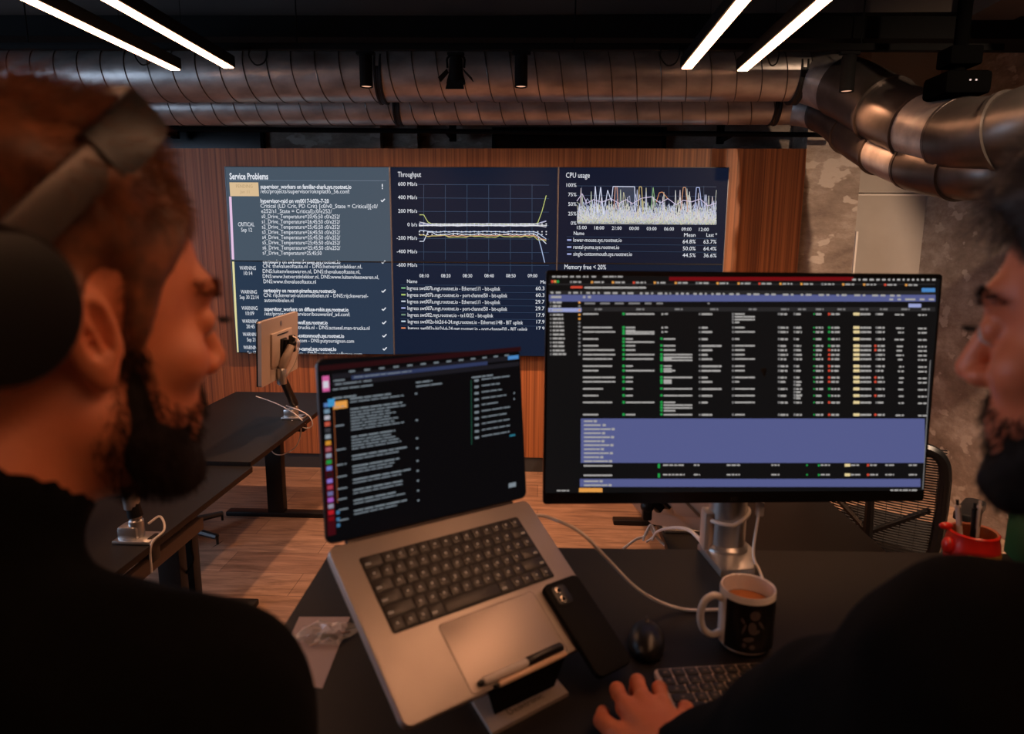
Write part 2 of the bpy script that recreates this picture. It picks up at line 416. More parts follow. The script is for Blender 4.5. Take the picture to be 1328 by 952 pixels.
# slim concrete posts above the cladding (behind the ducts)
for i, px in enumerate((488, 538)):
    p = at(px, 175, 5.36); struct('trim_%d' % (5 + i), MB().box((p.x, 5.37, 2.9), (.075 if i == 0 else .05, .1, .9)), CONC)
# ceiling downstand beams
struct('ceiling_beam', MB().box((-.3, 4.25, 3.18), (X1 - X0 - .1, .28, .34)), CEILM)
struct('ceiling_beam', MB().box((2.35, 1.7, 3.14), (.26, 4.7, .42)), CEILM)

# ================================================================== SERVICES UNDER THE CEILING
def make_duct(name, label, straight, bends, rad, collars, flare):
    t = thing(name, label, 'duct', loc=straight[0])
    o0 = Vector(straight[0])
    a, b = Vector(straight[0]) - o0, Vector(straight[1]) - o0
    L = (b - a).length; N = int(L / .0135); prof = []
    for i in range(N + 1):
        prof.append((rad, L * i / N))
    mb = MB(); M = basis((0, 0, 1), (b - a), (0, 0, 0)); mb.lathe(prof, 40, M)
    # rolled spiral seam
    pts = []; turns = L / .145
    for i in range(int(turns * 36)):
        th = 2 * pi * i / 36; z = L * i / (turns * 36); pts.append(M @ Vector(((rad + .0015) * cos(th), (rad + .0015) * sin(th), z)))
    obj('straight_section', mb, DUCTM, t)
    obj('spiral_seam', MB().tube(pts, .0032, 5), DUCTD, t)
    for f in collars:
        p = a.lerp(b, f); mb = MB(); Mc = basis((0, 0, 1), (b - a), p)
        mb.lathe([(rad + .001, -.024), (rad + .006, -.022), (rad + .006, -.012), (rad + .001, -.009), (rad + .001, .009), (rad + .006, .012), (rad + .006, .022), (rad + .001, .024)], 40, Mc)
        obj('pipe_clamp', mb, BLKMET, t)
    # elbow, sleeves and run down to the right: (centre, radius, length direction, material)
    q = [Vector(p) - o0 for p in bends]; path = spline([b - (b - a).normalized() * .12, b] + q, 10)
    i0 = 10
    m_ = len(path) - 11 - i0
    segs = [i0 + int(round(k * m_ / (len(flare) - 1))) for k in range(len(flare))] + [len(path) - 1]
    for k, (nm, fr, mm) in enumerate(flare):
        pp = path[segs[k]:segs[k + 1] + 1]
        obj(nm, MB().tube(pp, [rad * fr] * len(pp), 40), mm, t)
        d = (pp[-1] - pp[-2]).normalized()
        obj('flange', MB().lathe([(rad * fr - .01, -.012), (rad * fr + .009, -.01), (rad * fr + .009, .01), (rad * fr - .01, .012)], 40, basis(Vector((0, 0, 1)).cross(d), d, pp[-1])), DUCTD, t)
    return t
def duct(label, y, px0, px1, pyc0, pyc1, rad, bend, collars, flare):
    return make_duct('ventilation_duct', label, (at(px0, pyc0, y), at(px1, pyc1, y)), bend, rad, collars, flare)
SL = [('elbow', 1.0, DUCTM), ('sleeve', 1.06, DUCTD), ('sleeve', 1.03, DUCTD), ('lower_section', 1.0, DUCTM), ('elbow', 1.05, DUCTD), ('flexible_connector', 1.02, DUCTD), ('branch_section', 1.0, DUCTM)]
duct('large spiral steel duct under the ceiling, the thicker front one, elbowing down at the right', 4.4, -260, 1052, 100, 99, .157,
     [at(1105, 118, 4.12), at(1165, 152, 3.75), at(1225, 172, 3.4), at(1290, 176, 3.1), at(1400, 150, 2.9), at(1400, 150, 2.9) + Vector((.75, -.12, .0))], (.591, .985), SL)
duct('thin spiral steel duct tucked below and behind the large one, elbowing down at the right', 4.72, -260, 1030, 140, 138, .115,
     [at(1075, 148, 4.5), at(1118, 182, 4.1), at(1170, 208, 3.7), at(1230, 222, 3.35), at(1330, 226, 3.05), at(1330, 226, 3.05) + Vector((.8, -.1, .0))], (.617, .98), SL)
# black pipe above the cladding
a = at(-200, 163, 4.95); b = at(1085, 175, 4.95)
t = thing('conduit_pipe', 'black horizontal pipe running along just above the wooden cladding', 'pipe', loc=a)
obj('pipe', MB().tube([Vector((0, 0, 0)), b - a], .017, 12), MATBLK, t)
for f in (.32, .62, .9):
    p = (b - a) * f; obj('bracket', MB().box(p + Vector((0, .17, .0)), (.03, .36, .025)).box(p + Vector((0, .33, .06)), (.05, .03, .16)), MATBLK, t)
# black cable tray
a = at(-200, 42, 4.12); b = at(1420, 46, 4.12); mid = (a + b) / 2; L = (b - a).length
t = thing('cable_tray', 'black cable tray spanning the room below the ceiling', 'tray', loc=mid)
Mx = basis(b - a, (0, 0, 1), (0, 0, 0))
obj('tray', MB(Mx).box((0, 0, -.05), (L, .26, .012)).box((0, -.13, 0), (L, .01, .11)).box((0, .13, 0), (L, .01, .11)), MATBLK, t)
for k in range(5): obj('hanger_rod', MB(Mx).tube([(-2.6 + k * 1.5, 0, -.05), (-2.6 + k * 1.5, 0, ZC - mid.z - .0)], .006, 6), MATBLK, t)
# lighting track with spots
a = at(-150, 60, 3.9); b = at(1300, 62, 3.9); mid = (a + b) / 2; L = (b - a).length; TRK = mid.copy()
t = thing('lighting_track', 'long black lighting track with spotlights hung across the room', 'track', loc=mid)
Mt = basis(b - a, (0, 0, 1), (0, 0, 0))
obj('rail', MB(Mt).box((0, 0, 0), (L, .036, .034), .003), MATBLK, t)
for k in range(4): obj('hanger_rod', MB(Mt).tube([(-2.2 + k * 1.5, 0, 0), (-2.2 + k * 1.5, 0, ZC - mid.z)], .004, 6), MATBLK, t)
LENS = emit('warm_spot_lens', (1.0, .52, .34), .9, linear=True)
def spotlight(px, label, group, aim=(14, 0), power=1.0, spread=140, pos=None, col=STRIP_COL):
    tp = at(px, 69, 3.9); zb = at(px, 113, 3.9).z
    if pos: tp = Vector(pos); zb = tp.z - .185
    t = thing('track_spotlight', label, 'spotlight', loc=(tp.x, tp.y, tp.z), group=group)
    h = tp.z - zb
    obj('adapter', MB().box((0, 0, .0), (.10, .03, .016), .003).tube([(0, 0, -.02), (0, 0, 0)], .012, 10), MATBLK, t)
    obj('body', MB().lathe([(.0, -.012), (.033, -.012), (.035, -.016), (.035, -h), (.031, -h), (.029, -h + .012), (0, -h + .012)], 24), MATBLK, t)
    obj('lens', MB().lathe([(.0, -h + .006), (.029, -h + .006), (.029, -h + .010), (0, -h + .010)], 24), LENS, t)
    ld = bpy.data.lights.new('spot_lamp', 'SPOT'); ld.energy = SPOT_W * power; ld.color = col; ld.spot_size = radians(spread); ld.spot_blend = 1.0; ld.shadow_soft_size = .03
    lo = bpy.data.objects.new('spot_lamp', ld); C.objects.link(lo); lo.parent = t; lo.location = (0, 0, -h - .012); lo.rotation_euler = (radians(aim[0]), radians(aim[1]), 0)
spotlight(474, 'black cylinder spotlight on the track, leftmost of the three cylinders', 'cylinder spotlights on the track')
spotlight(676, 'black cylinder spotlight right of the barn door spotlight', 'cylinder spotlights on the track')
spotlight(1102, 'black cylinder spotlight in front of the duct elbow at right', 'cylinder spotlights on the track', (0, -10), .35, 110, tuple(at(1102, 69, 3.75)))
# two unseen spotlights added beyond the picture edge to brighten the right-hand wall
for q, am, pw in (((2.45, 2.1, ZC), (48, 4), 6.0), ((2.1, 1.3, ZC), (50, -14), 6.0)):
    spotlight(0, 'unseen black cylinder spotlight added on the ceiling to light the right concrete wall', 'added spotlights at the right wall', am, pw, 85, q, (1.0, .70, .48))
tp = at(591, 70, 3.9)
t = thing('barn_door_spotlight', 'black theatre spotlight with open barn door flaps on the track', 'spotlight', loc=tp)
obj('adapter', MB().box((0, 0, 0), (.09, .03, .014), .003), MATBLK, t)
obj('yoke', MB().tube(spline([(-.045, 0, -.07), (-.045, 0, -.02), (0, 0, -.006), (.045, 0, -.02), (.045, 0, -.07)], 4), .006, 6), MATBLK, t)
obj('body', MB().lathe([(0, -.01), (.028, -.012), (.036, -.03), (.038, -.10), (.048, -.13), (.052, -.15), (.047, -.15), (.042, -.135), (0, -.13)], 24), MATBLK, t)
obj('lens', MB().lathe([(0, -.131), (.040, -.131), (.040, -.137), (0, -.14)], 20), mat('dull_lens', (60, 48, 40), .2), t)
for sx in (-1, 1):
    obj('barn_door', MB().prism([(-.04, 0), (.04, 0), (.05, .065), (-.05, .065)], -.0015, .0015, 0, basis((0, 1, 0), (-.7, 0, -.7 * sx), (.044 * sx, 0, -.085))), MATBLK, t)
obj('barn_door', MB().prism([(-.05, 0), (.05, 0), (.04, .05), (-.04, .05)], -.0015, .0015, 0, basis((1, 0, 0), (0, -.9, .2), (0, -.055, -.19))), MATBLK, t)
# dark projector-like lamp by the duct at the right
p = at(1240, 112, 3.3)
t = thing('projector', 'black projector housing hung before the duct bend at far right', 'projector', loc=p)
obj('body', MB().box((0, 0, 0), (.20, .20, .10), .02), mat('velvet_black', (3, 3, 3), 1.0, spec=0), t)
obj('ceiling_mount', MB().tube([(0, 0, .06), (0, 0, ZC - p.z)], .03, 12).box((0, 0, .12), (.14, .12, .08), .01), mat('velvet_black', (3, 3, 3), 1.0, spec=0), t)
obj('indicator_light', MB().box((.0, -.102, .005), (.006, .004, .006)).box((.025, -.102, .005), (.006, .004, .006)), emit('tiny_led', (230, 200, 190), 1), t)
# linear pendant lamps
STRIPM = emit('linear_lamp_glow', STRIP_COL, STRIP, linear=True)
def linear_lamp(x, yend, label):
    y0, z = -1.1, 2.7
    t = thing('linear_pendant_lamp', label, 'ceiling lamp', loc=(x, yend, z), group='linear pendant lamps')
    L = yend - y0
    obj('housing', MB().box((0, -L / 2, .034), (.072, L, .058), .002), MATBLK, t)
    obj('diffuser', MB().box((0, -L / 2, .002), (.052, L - .006, .006)), STRIPM, t)
    for f in (.1, .55, .92): obj('suspension_wire', MB().tube([(0, -L * f, .06), (0, -L * f, ZC - z)], .0015, 5), MATBLK, t)
linear_lamp(-2.071, 4.0, 'black linear pendant lamp with glowing underside, far left one of four')
linear_lamp(-1.745, 3.96, 'glowing linear pendant lamp, second from the left of four')
linear_lamp(.787, 4.02, 'glowing linear pendant lamp, left one of the right-hand pair')
linear_lamp(1.104, 4.07, 'glowing linear pendant lamp farthest right, above the duct elbow')
for px, lb in ((190, 'thin black cable loop hanging by the far left lamp end'), (337, 'thin black cable loop hanging right of the second lamp'), (868, 'thin black cable loop hanging left of the right lamp pair'), (1001, 'thin black cable loop hanging right of the rightmost lamp end')):
    c = at(px, 62, 3.9); rr = .05 if px < 900 else .03
    cable('cable_loop', [c + Vector((-rr * .9, -.02, .0)), c + Vector((-rr, -.03, -.05)), c + Vector((-rr * .3, -.035, -.095)), c + Vector((rr * .6, -.035, -.085)), c + Vector((rr, -.03, -.04)), c + Vector((rr * .8, -.02, 0))], .004, MATBLK, lb, group='cable loops under the track', seg=6)

# ================================================================== VIDEO WALL
YF = 5.0
WX = [-2.285, -1.085, .117, 1.309]; WZ = [2.285, 1.612, .926]
SCOL = [[(70, 84, 98), (10, 24, 44), (13, 22, 42)], [(38, 55, 76), (9, 27, 50), (10, 24, 44)]]  # left displays paler: reflection and viewing-angle washout put into their glow colour
WHITE = emit('screen_white', (228, 232, 240), 1.0); DIM = emit('screen_grey', (96, 112, 130), 1)
GRID = emit('screen_gridline', (48, 66, 90), 1)
BEZ = mat('display_bezel', (120, 124, 130), .35, .6)
names = [['upper left display of the video wall listing service problems', 'upper centre display of the video wall with the throughput line chart', 'upper right display of the video wall with the jagged processor usage chart'],
         ['lower left display of the video wall with the warning list', 'lower centre display of the video wall with the ingress table', 'lower right display of the video wall, mostly hidden behind the desk monitor']]
disp = {}
for r in range(2):
    for c in range(3):
        x0, x1, z0, z1 = WX[c], WX[c + 1], WZ[r + 1], WZ[r]
        M = basis((1, 0, 0), (0, -1, 0), ((x0 + x1) / 2, YF, (z0 + z1) / 2))      # local x right, y up, z towards the room
        t = thing('display_panel', names[r][c], 'display', M=M, group='video wall displays')
        wd, ht = x1 - x0 - .001, z1 - z0 - .001
        obj('housing', MB().box((0, 0, -.045), (wd, ht, .075), .003), BLKPLA, t)
        obj('wall_bracket', MB().box((-.2, 0, -.075), (.05, .5, .03)).box((.2, 0, -.075), (.05, .5, .03)), BLKMET, t)
        b = MB(); bt = .0045
        b.box((0, ht / 2 - .002, -.004), (wd, .004, .012)).box((0, -ht / 2 + .002, -.004), (wd, .004, .012)); obj('bezel', b, BLKPLA, t)
        b = MB().box((-wd / 2 + bt / 2, 0, -.003), (bt, ht, .012)).box((wd / 2 - bt / 2, 0, -.003), (bt, ht, .012)); obj('side_bezel', b, BEZ, t)['label'] = 'pale grey vertical bezel'
        s = obj('screen', MB().box((0, 0, -.006), (wd - 2 * bt, ht - .006, .006)), emit('display_glow_%d%d' % (r, c), SCOL[r][c], 1.0, rough=.4, spec=.06), t)
        disp[r, c] = (s, M)
def WL(key, px, py):
    p = disp[key][1].inverted() @ at(px, py, YF); return p.x, p.y
def wall_text(key, rows, name='screen_text', m=WHITE):
    """rows: (string, px left/anchor, py baseline, px width or 0, px font size, align, bold, px clip)"""
    k = YF * 1.02 / FPX; ent = []
    for s, px, py, pw, ps, al, bo, cl in rows:
        x, y = WL(key, px, py); ent.append((s, x, y, pw * k if pw else None, ps * k * 1.42, al, bo, WL(key, px, cl)[1] if cl else None))
    return obj(name, lettering(ent, .0012), m, disp[key][0], smooth=False)
def wall_lines(key, polys, wpx, name, m, z=.0008):
    b = MB()
    for pl in polys: b.ribbon([WL(key, *p) for p in pl], wpx * YF / FPX, z)
    return obj(name, b, m, disp[key][0], smooth=False)
def wall_rects(key, rs, name, m, z=.0006):
    b = MB()
    for x0, y0, x1, y1 in rs:
        a = WL(key, x0, y0); c = WL(key, x1, y1); b.rect(a[0], c[0], c[1], a[1], z)
    return obj(name, b, m, disp[key][0], smooth=False)
# -- service problems
K = (0, 0)
wall_text(K, [('Service Problems', 298, 232.5, 49, 7.6, 'l', True, None),
    ('supervisor_workers on familiar-shark.sys.rootnet.io', 338, 244.5, 115, 5, 'l', True, None),
    ('/etc/projects/supervisor/oknplatfo_56.conf:', 338, 250.5, 113, 5, 'l', False, None),
    ('hypervisor-raid on vm0017-b02b-7-20', 338, 263, 87, 5, 'l', True, None),
    ('Critical (LD Crit, PD Crit) [c0/v0_State = Critical][c0/', 338, 269.5, 149, 5, 'l', False, None),
    ('e252/s1_State = Critical];c0/e252/', 339, 276.2, 90, 5, 'l', False, None)] +
    [('s%d_Drive_Temperature=%s;45;50%s' % (i, v, '' if i == 7 else ' c0/e252/'), 339.5 + i * .2, 283 + i * 6.75, 76 if i == 7 else 100, 5, 'l', False, None) for i, v in enumerate((20, 26, 25, 26, 25, 25, 25, 25))] +
    [('CRITICAL', 319.5, 293.5, 21, 5, 'c', False, None), ('Sep 12', 320, 300.5, 14, 5, 'c', False, None), ('!', 496, 245, 0, 6, 'c', True, None)])
wall_lines(K, [[(298, 234), (501, 234.5)]], .7, 'rule', DIM)
wall_rects(K, [(297.5, 236.5, 336, 254.5)], 'warning_badge', emit('badge_tan', (214, 184, 142), 1))
wall_text(K, [('PENDING', 317, 243.5, 21, 4, 'c', False, None), ('Jan 11', 317.5, 250.5, 12, 3.6, 'c', False, None)], 'badge_text', emit('badge_text_brown', (178, 150, 112), 1))
def tick(px, py, s=1.0): return [(px - 2.4 * s, py - .2), (px - .8 * s, py + 1.6 * s), (px + 2.6 * s, py - 2 * s)]
wall_lines(K, [tick(496.5, 260)], 1.3, 'check_mark', WHITE)
wall_lines(K, [[(298.7, 255), (302.3, 336.5)]], 3.2, 'status_bar', emit('status_pink', (226, 190, 222), 1))
K = (1, 0)
rows = [('certexpiry on awkward-raven.sys.rootnet.io', 341, 341.5, 100, 5, 'l', True, None),
    ('CN: thevalueoftaste.nl - DNS:hetverstinlekker.nl,', 341, 347.3, 128, 5, 'l', False, None), ('DNS:luitenvleeswaren.nl, DNS:thevalueoftaste.nl,', 341, 354, 126, 5, 'l', False, None),
    ('DNS:www.hetverstinlekker.nl, DNS:www.luitenvleeswaren.nl,', 341, 360.7, 150, 5, 'l', False, None), ('DNS:www.thevalueoftaste.nl', 342, 367.3, 68, 5, 'l', False, None),
    ('certexpiry on recent-piranha.sys.rootnet.io', 342, 379, 94, 5, 'l', True, None), ('CN: rijckeversel-automobielen.nl - DNS:rijckeversel-', 342, 385, 136, 5, 'l', False, None), ('automobielen.nl', 343, 391.6, 38, 5, 'l', False, None),
    ('supervisor_workers on diffuse-robin.sys.rootnet.io', 343, 403, 110, 5, 'l', True, None), ('/etc/projects/supervisor/bouweninf_ad.conf:', 343, 409, 112, 5, 'l', False, None),
    ('certexpiry on lumpy-wolf.sys.rootnet.io', 344, 420, 82, 5, 'l', True, None), ('CN: actueel.man-trucks.nl - DNS:actueel.man-trucks.nl', 344, 426.3, 137, 5, 'l', False, None),
    ('certexpiry on single-cottonmouth.sys.rootnet.io', 344, 437, 104, 5, 'l', True, None), ('CN: putyoursignon.com - DNS:putyoursignon.com', 344, 443.3, 117, 5, 'l', False, None),
    ('certexpiry on curvy-camel.sys.rootnet.io', 345, 454, 93, 5, 'l', True, None), ('CN: softshare.com - DNS:autoplan.softcare.com', 345, 460, 127, 5, 'l', False, 458.3)]
for y, d in ((350, '10:14'), (381, 'Sep 30 22:14'), (402, '10:09'), (419, '20:45'), (436, 'Sep 21'), (453, 'Sep 17')):
    cx = 321.5 + (y - 350) * .045
    rows += [('WARNING', cx, y, 21, 5, 'c', False, None), (d, cx + .5, y + 6.8, 25 if len(d) > 8 else 11, 5, 'c', False, 458.3 if y > 450 else None)]
wall_text(K, rows)
wall_lines(K, [tick(497 + i * .4, y) for i, y in enumerate((340, 377.5, 401, 418.5, 435.5, 452.5))], 1.3, 'check_mark', WHITE)
wall_lines(K, [[(302.4, 338.5), (308.2, 457.5)]], 2.8, 'status_bar', emit('status_yellow', (222, 214, 156), 1))
# -- throughput
K = (0, 1)
wall_text(K, [('Throughput', 516, 229.5, 29, 6.4, 'l', False, None)] + [(s, 541, y, 0, 4.6, 'r', False, None) for s, y in (('600 Mb/s', 241), ('400 Mb/s', 258.3), ('200 Mb/s', 276), ('0 b/s', 293.6), ('-200 Mb/s', 311), ('-400 Mb/s', 328.5))])
gx = [549.5 + i * 28.1 for i in range(6)]
wall_lines(K, [[(x, 239), (x, 337)] for x in gx] + [[(541, y), (712, y + .9)] for y in (239.2, 256.7, 274.2, 291.8, 309.3, 326.8)], .7, 'grid_line', GRID)
rnd = random.Random(4)
def series(y0, amp, start=None, end=None, pts=31):
    p = [[544 + i * 5.48, y0 + rnd.uniform(-amp, amp)] for i in range(pts)]
    if start:
        for i, v in enumerate(start): p[i][1] = v
    if end:
        for i, v in enumerate(end): p[-len(end) + i][1] = v
    return [tuple(q) for q in p]
def plot(K, p, col, nm, w_=.9, z=.0010):
    m = emit(nm, col, 1); wall_lines(K, [p], w_, 'chart_line', m, z)
S1 = series(291, .5, (278.6, 278.6, 288), (289, 274, 253.5)); plot(K, S1, (190, 200, 120), 'line_lime')
for y0, cl, st, en in ((290.2, (206, 206, 218), (288, 289), (290, 288.5, 287)), (291.6, (168, 172, 214), (290, 290.5), (290, 288, 286.5)), (293, (206, 206, 150), None, (293, 293.5, 294.5)), (292.2, (230, 230, 232), None, (292, 292, 292.5))):
    plot(K, series(y0, .35, st, en), cl, 'line_%d_%d' % cl[:2])
W1 = series(301, 1.0, (299, 299, 301), (304, 307, 320)); W2 = series(303.8, 1.0, (313, 313, 301, 301), (303, 306, 311, 316)); plot(K, W2, (214, 222, 240), 'line_pale')
plot(K, series(300.5, .8, (299, 299, 300), (302, 306, 310)), (190, 206, 236), 'line_blue')
plot(K, series(305.5, 1.2, (304.5, 304.5), (308, 310, 311)), (212, 160, 132), 'line_orange'); plot(K, series(306.5, 1.4, (305, 304.7), (311, 311, 312.5)), (190, 190, 110), 'line_olive')
plot(K, [(698, 308), (702, 322), (706.5, 341)], (170, 190, 226), 'line_drop', 1.0)
dots = []
for y0 in (290.5, 292.6, 300.5, 304):
    for i in range(31): dots.append((544 + i * 5.48 - .75, y0 - .75, 544 + i * 5.48 + .75, y0 + .75))
wall_rects(K, dots[:], 'data_point', emit('data_dot', (220, 222, 228), 1), .0014)
K = (1, 1)
wall_text(K, [('-600 Mb/s', 541, 346, 0, 4.6, 'r', False, None)] + [(s, x + .6, 359.8, 12, 4.4, 'c', False, None) for s, x in zip(('08:10', '08:20', '08:30', '08:40', '08:50', '09:00'), gx)] +
    [('Name', 528, 367, 13, 4.6, 'l', False, None), ('Mean', 701, 368, 12, 4.6, 'l', False, None)] +
    [(s, 528 + i * .2, 376 + i * 8.65, wd, 5, 'l', False, 427 if i == 6 else None) for i, (s, wd) in enumerate((('Ingress swt007b.mgt.rootnet.io - Ethernet1/1 - bit-uplink', 119), ('Ingress swt007b.mgt.rootnet.io - port-channel50 - bit-uplink', 128), ('Ingress swt007a.mgt.rootnet.io - Ethernet1/1 - bit-uplink', 119), ('Ingress swt007a.mgt.rootnet.io - port-channel50 - bit-uplink', 128), ('Ingress swt002.mgt.rootnet.io - te1/0/22 - bit-uplink', 110), ('Ingress swt002a-bit2d-6-24.mgt.rootnet.io - Ethernet1/48 - BIT uplink', 148), ('Ingress swt002a-bit2d-6-24.mgt.rootnet.io - port-channel30 - BIT uplink', 154)))] +
    [(s, 706, 376.5 + i * 8.65, 0, 4.8, 'r', False, 427.5 if i == 6 else None) for i, s in enumerate(('60.3', '60.3', '29.7', '29.7', '17.9', '17.9', '17.9'))])
wall_lines(K, [[(x, 339.5), (x, 353)] for x in gx] + [[(541, 343.5), (712, 344.5)]], .7, 'grid_line', GRID)
wall_lines(K, [[(519, 369.6 + i * 8.7), (718, 371 + i * 8.7)] for i in range(7)], .5, 'rule', GRID)
for i, cl in enumerate(((120, 176, 130), (170, 196, 110), (190, 200, 214), (160, 170, 220), (110, 140, 120), (190, 210, 226), (214, 130, 90))):
    wall_rects(K, [(520.4, 372.5 + i * 8.65, 526, 374.5 + i * 8.65)], 'legend_mark', emit('legend_%d' % i, cl, 1))
# -- processor usage
K = (0, 2)
wall_text(K, [('CPU usage', 734, 230.6, 29, 6.4, 'l', False, None)] + [(s, 747.5, y, 0, 4.4, 'r', False, None) for s, y in (('100%', 242.4), ('75%', 254.6), ('50%', 267), ('25%', 279.4), ('0%', 291.6))] +
    [(s, 754.5 + i * 22.6, 297.3 + i * .35, 12, 4.2, 'c', False, None) for i, s in enumerate(('15:00', '18:00', '21:00', '00:00', '03:00', '06:00', '09:00', '12:00'))] +
    [('Name', 744, 304.8, 13, 4.6, 'l', False, None), ('Mean', 887, 307, 14, 4.6, 'l', False, None), ('Last *', 916, 307, 13, 4.6, 'l', False, None),
     ('lower-mouse.sys.rootnet.io', 743.5, 313.6, 60, 5, 'l', False, None), ('rental-puma.sys.rootnet.io', 743.5, 322.8, 57, 5, 'l', False, None), ('single-cottonmouth.sys.rootnet.io', 743.5, 331.6, 73, 5, 'l', False, None)] +
    [(s, x, y, 0, 4.8, 'r', False, None) for s, x, y in (('64.8%', 902, 315.8), ('63.7%', 929, 316), ('50.0%', 902, 324.8), ('64.4%', 929, 325), ('44.5%', 902, 333.5), ('36.6%', 929, 333.8))])
wall_lines(K, [[(748, y), (929, y + 1.4)] for y in (241, 253.4, 265.8, 278)] + [[(754.5 + i * 22.6, 241), (754.5 + i * 22.6, 291)] for i in range(8)], .5, 'grid_line', GRID)
wall_lines(K, [[(735, y), (930, y + 2.4)] for y in (307, 316, 325)], .5, 'rule', GRID)
wall_rects(K, [(735.5, 310.3 + i * 9.1, 741, 312.3 + i * 9.1) for i in range(3)], 'legend_mark', emit('legend_3', (190, 200, 214), 1))
def jag(n_, base, amp, pk):
    p = []
    for i in range(n_):
        v = base + rnd.random() ** 2 * amp
        if rnd.random() < pk: v = rnd.uniform(60, 100)
        p.append((748.5 + i * 180.5 / (n_ - 1), 290.5 + i * 2.2 / n_ - v * .492))
    return p
CJ = [(198, 200, 190), (180, 186, 214), (170, 176, 206), (206, 202, 170), (190, 200, 180), (204, 190, 196), (214, 214, 214)]
for k in range(30):
    cl = CJ[k % 7]; plot(K, jag(70 if k < 24 else 110, 2 + (k % 8) * 2.5, 22 + (k % 6) * 6, .004 if k < 15 else .03), cl, 'jag_%d' % (k % 7), .55, .0009 + k * .00001)
hy = lambda v, x: 290.5 + (x - 748) / 180 * 2.2 - v * .492
for cl, pts in (((216, 222, 246), [(770, 20), (772, 100), (775, 30), (779, 98), (783, 25), (788, 90), (793, 60), (795, 100), (823, 100), (824, 30)]), ((206, 182, 120), [(827, 20), (829, 100), (832, 100), (834, 30)]), ((204, 140, 96), [(851, 60), (855, 85), (859, 87), (866, 70)]), ((200, 146, 110), [(883, 40), (886, 100), (889, 100), (892, 35)]), ((176, 190, 236), [(901, 40), (903, 100), (907, 100), (910, 50)]), ((206, 150, 130), [(796, 40), (798, 100), (800, 100), (802, 40)]), ((128, 170, 120), [(844, 40), (847, 99), (850, 50)]), ((210, 196, 226), [(748, 60), (755, 80), (761, 55), (770, 65), (780, 58), (792, 68), (803, 56), (812, 66), (820, 55), (832, 70), (845, 74), (856, 58), (866, 70), (877, 54), (886, 66), (897, 62), (908, 70), (918, 52), (929, 60)])):
    plot(K, [(x, hy(v, x)) for x, v in pts], cl, 'jagtop_%d_%d' % (cl[0], cl[2]), .8, .0014)
wall_rects(K, [(749, 284, 929, 291.5)], 'chart_fill', emit('chart_fill', (150, 152, 150), 1), .0008)
wall_rects(K, [(798, 242, 823, 272)], 'chart_band', emit('chart_band', (46, 58, 78), 1), .0006)
K = (1, 2)
wall_text(K, [('Memory free < 20%', 732, 349, 52, 6, 'l', False, None)])

# ================================================================== DESKS
def desk(label, x0, x1, y0, y1, z, legs, along='y', M=None, group=None, tray=False):
    """legs: positions along the long side; the feet run across the short side"""
    cx, cy = (x0 + x1) / 2, (y0 + y1) / 2
    t = thing('standing_desk', label, 'desk', loc=(cx, cy, 0), group=group)
    if M: t.rotation_euler = (0, 0, M)
    hx, hy_ = (x1 - x0) / 2, (y1 - y0) / 2
    obj('tabletop', MB().rrect(-hx, hx, -hy_, hy_, .006, z - .025, z, .002), BLACK, t)
    q = [p - (cy if along == 'y' else cx) for p in legs]
    for v in q:
        mb = MB(); ft = MB()
        if along == 'y':
            mb.box((0, v, (z - .03) / 2 - .1), (.105, .065, z - .23), .004).box((0, v, z - .16), (.09, .052, .26), .003)
            ft.box((0, v, .016), (.66, .075, .032), .008)
        else:
            mb.box((v, 0, (z - .03) / 2 - .2), (.065, .105, z - .43), .004).box((v, 0, z - .26), (.052, .09, .46), .003)
            ft.box((v, 0, .016), (.075, .68, .032), .008)
        obj('leg', mb, BLKMET, t); obj('foot', ft, BLKMET, t)
    d = abs(q[1] - q[0]); mid = (q[0] + q[1]) / 2
    obj('crossbeam', MB().box((0, mid, z - .05) if along == 'y' else (mid, 0, z - .05), (.10, d, .045) if along == 'y' else (d, .10, .045), .003), BLKMET, t)
    if tray: obj('cable_tray', MB().box((hx - .03, -.2, z - .085), (.03, 1.0, .05), .004), mat('brown_cable_tray', (70, 52, 40), .6), t)
    return t
ZD = 1.15
desk('black sit-stand desk raised to standing height in the foreground under the laptop', -.40, 1.20, .60, 1.296, ZD, (-.15, .95), 'x', M=radians(1.4))
desk('black desk at left nearest the wood wall, its T-foot showing', -2.05, -1.325, 2.965, 4.44, .752, (3.0, 4.136), group='black desks of the left row', tray=False)
desk('black desk at left running toward the bearded man with headphones', -2.05, -1.31, 1.46, 2.955, .735, (1.65, 2.87), group='black desks of the left row', tray=True)
desk('black desk behind the big monitor, ending at the mesh chair', .445, 1.178, 1.46, 2.955, .735, (1.65, 2.75), group='black desks of the right row')
desk('black desk of the right row nearest the wall, hidden behind the big monitor', .445, 1.178, 2.965, 4.44, .74, (3.2, 4.13), group='black desks of the right row')

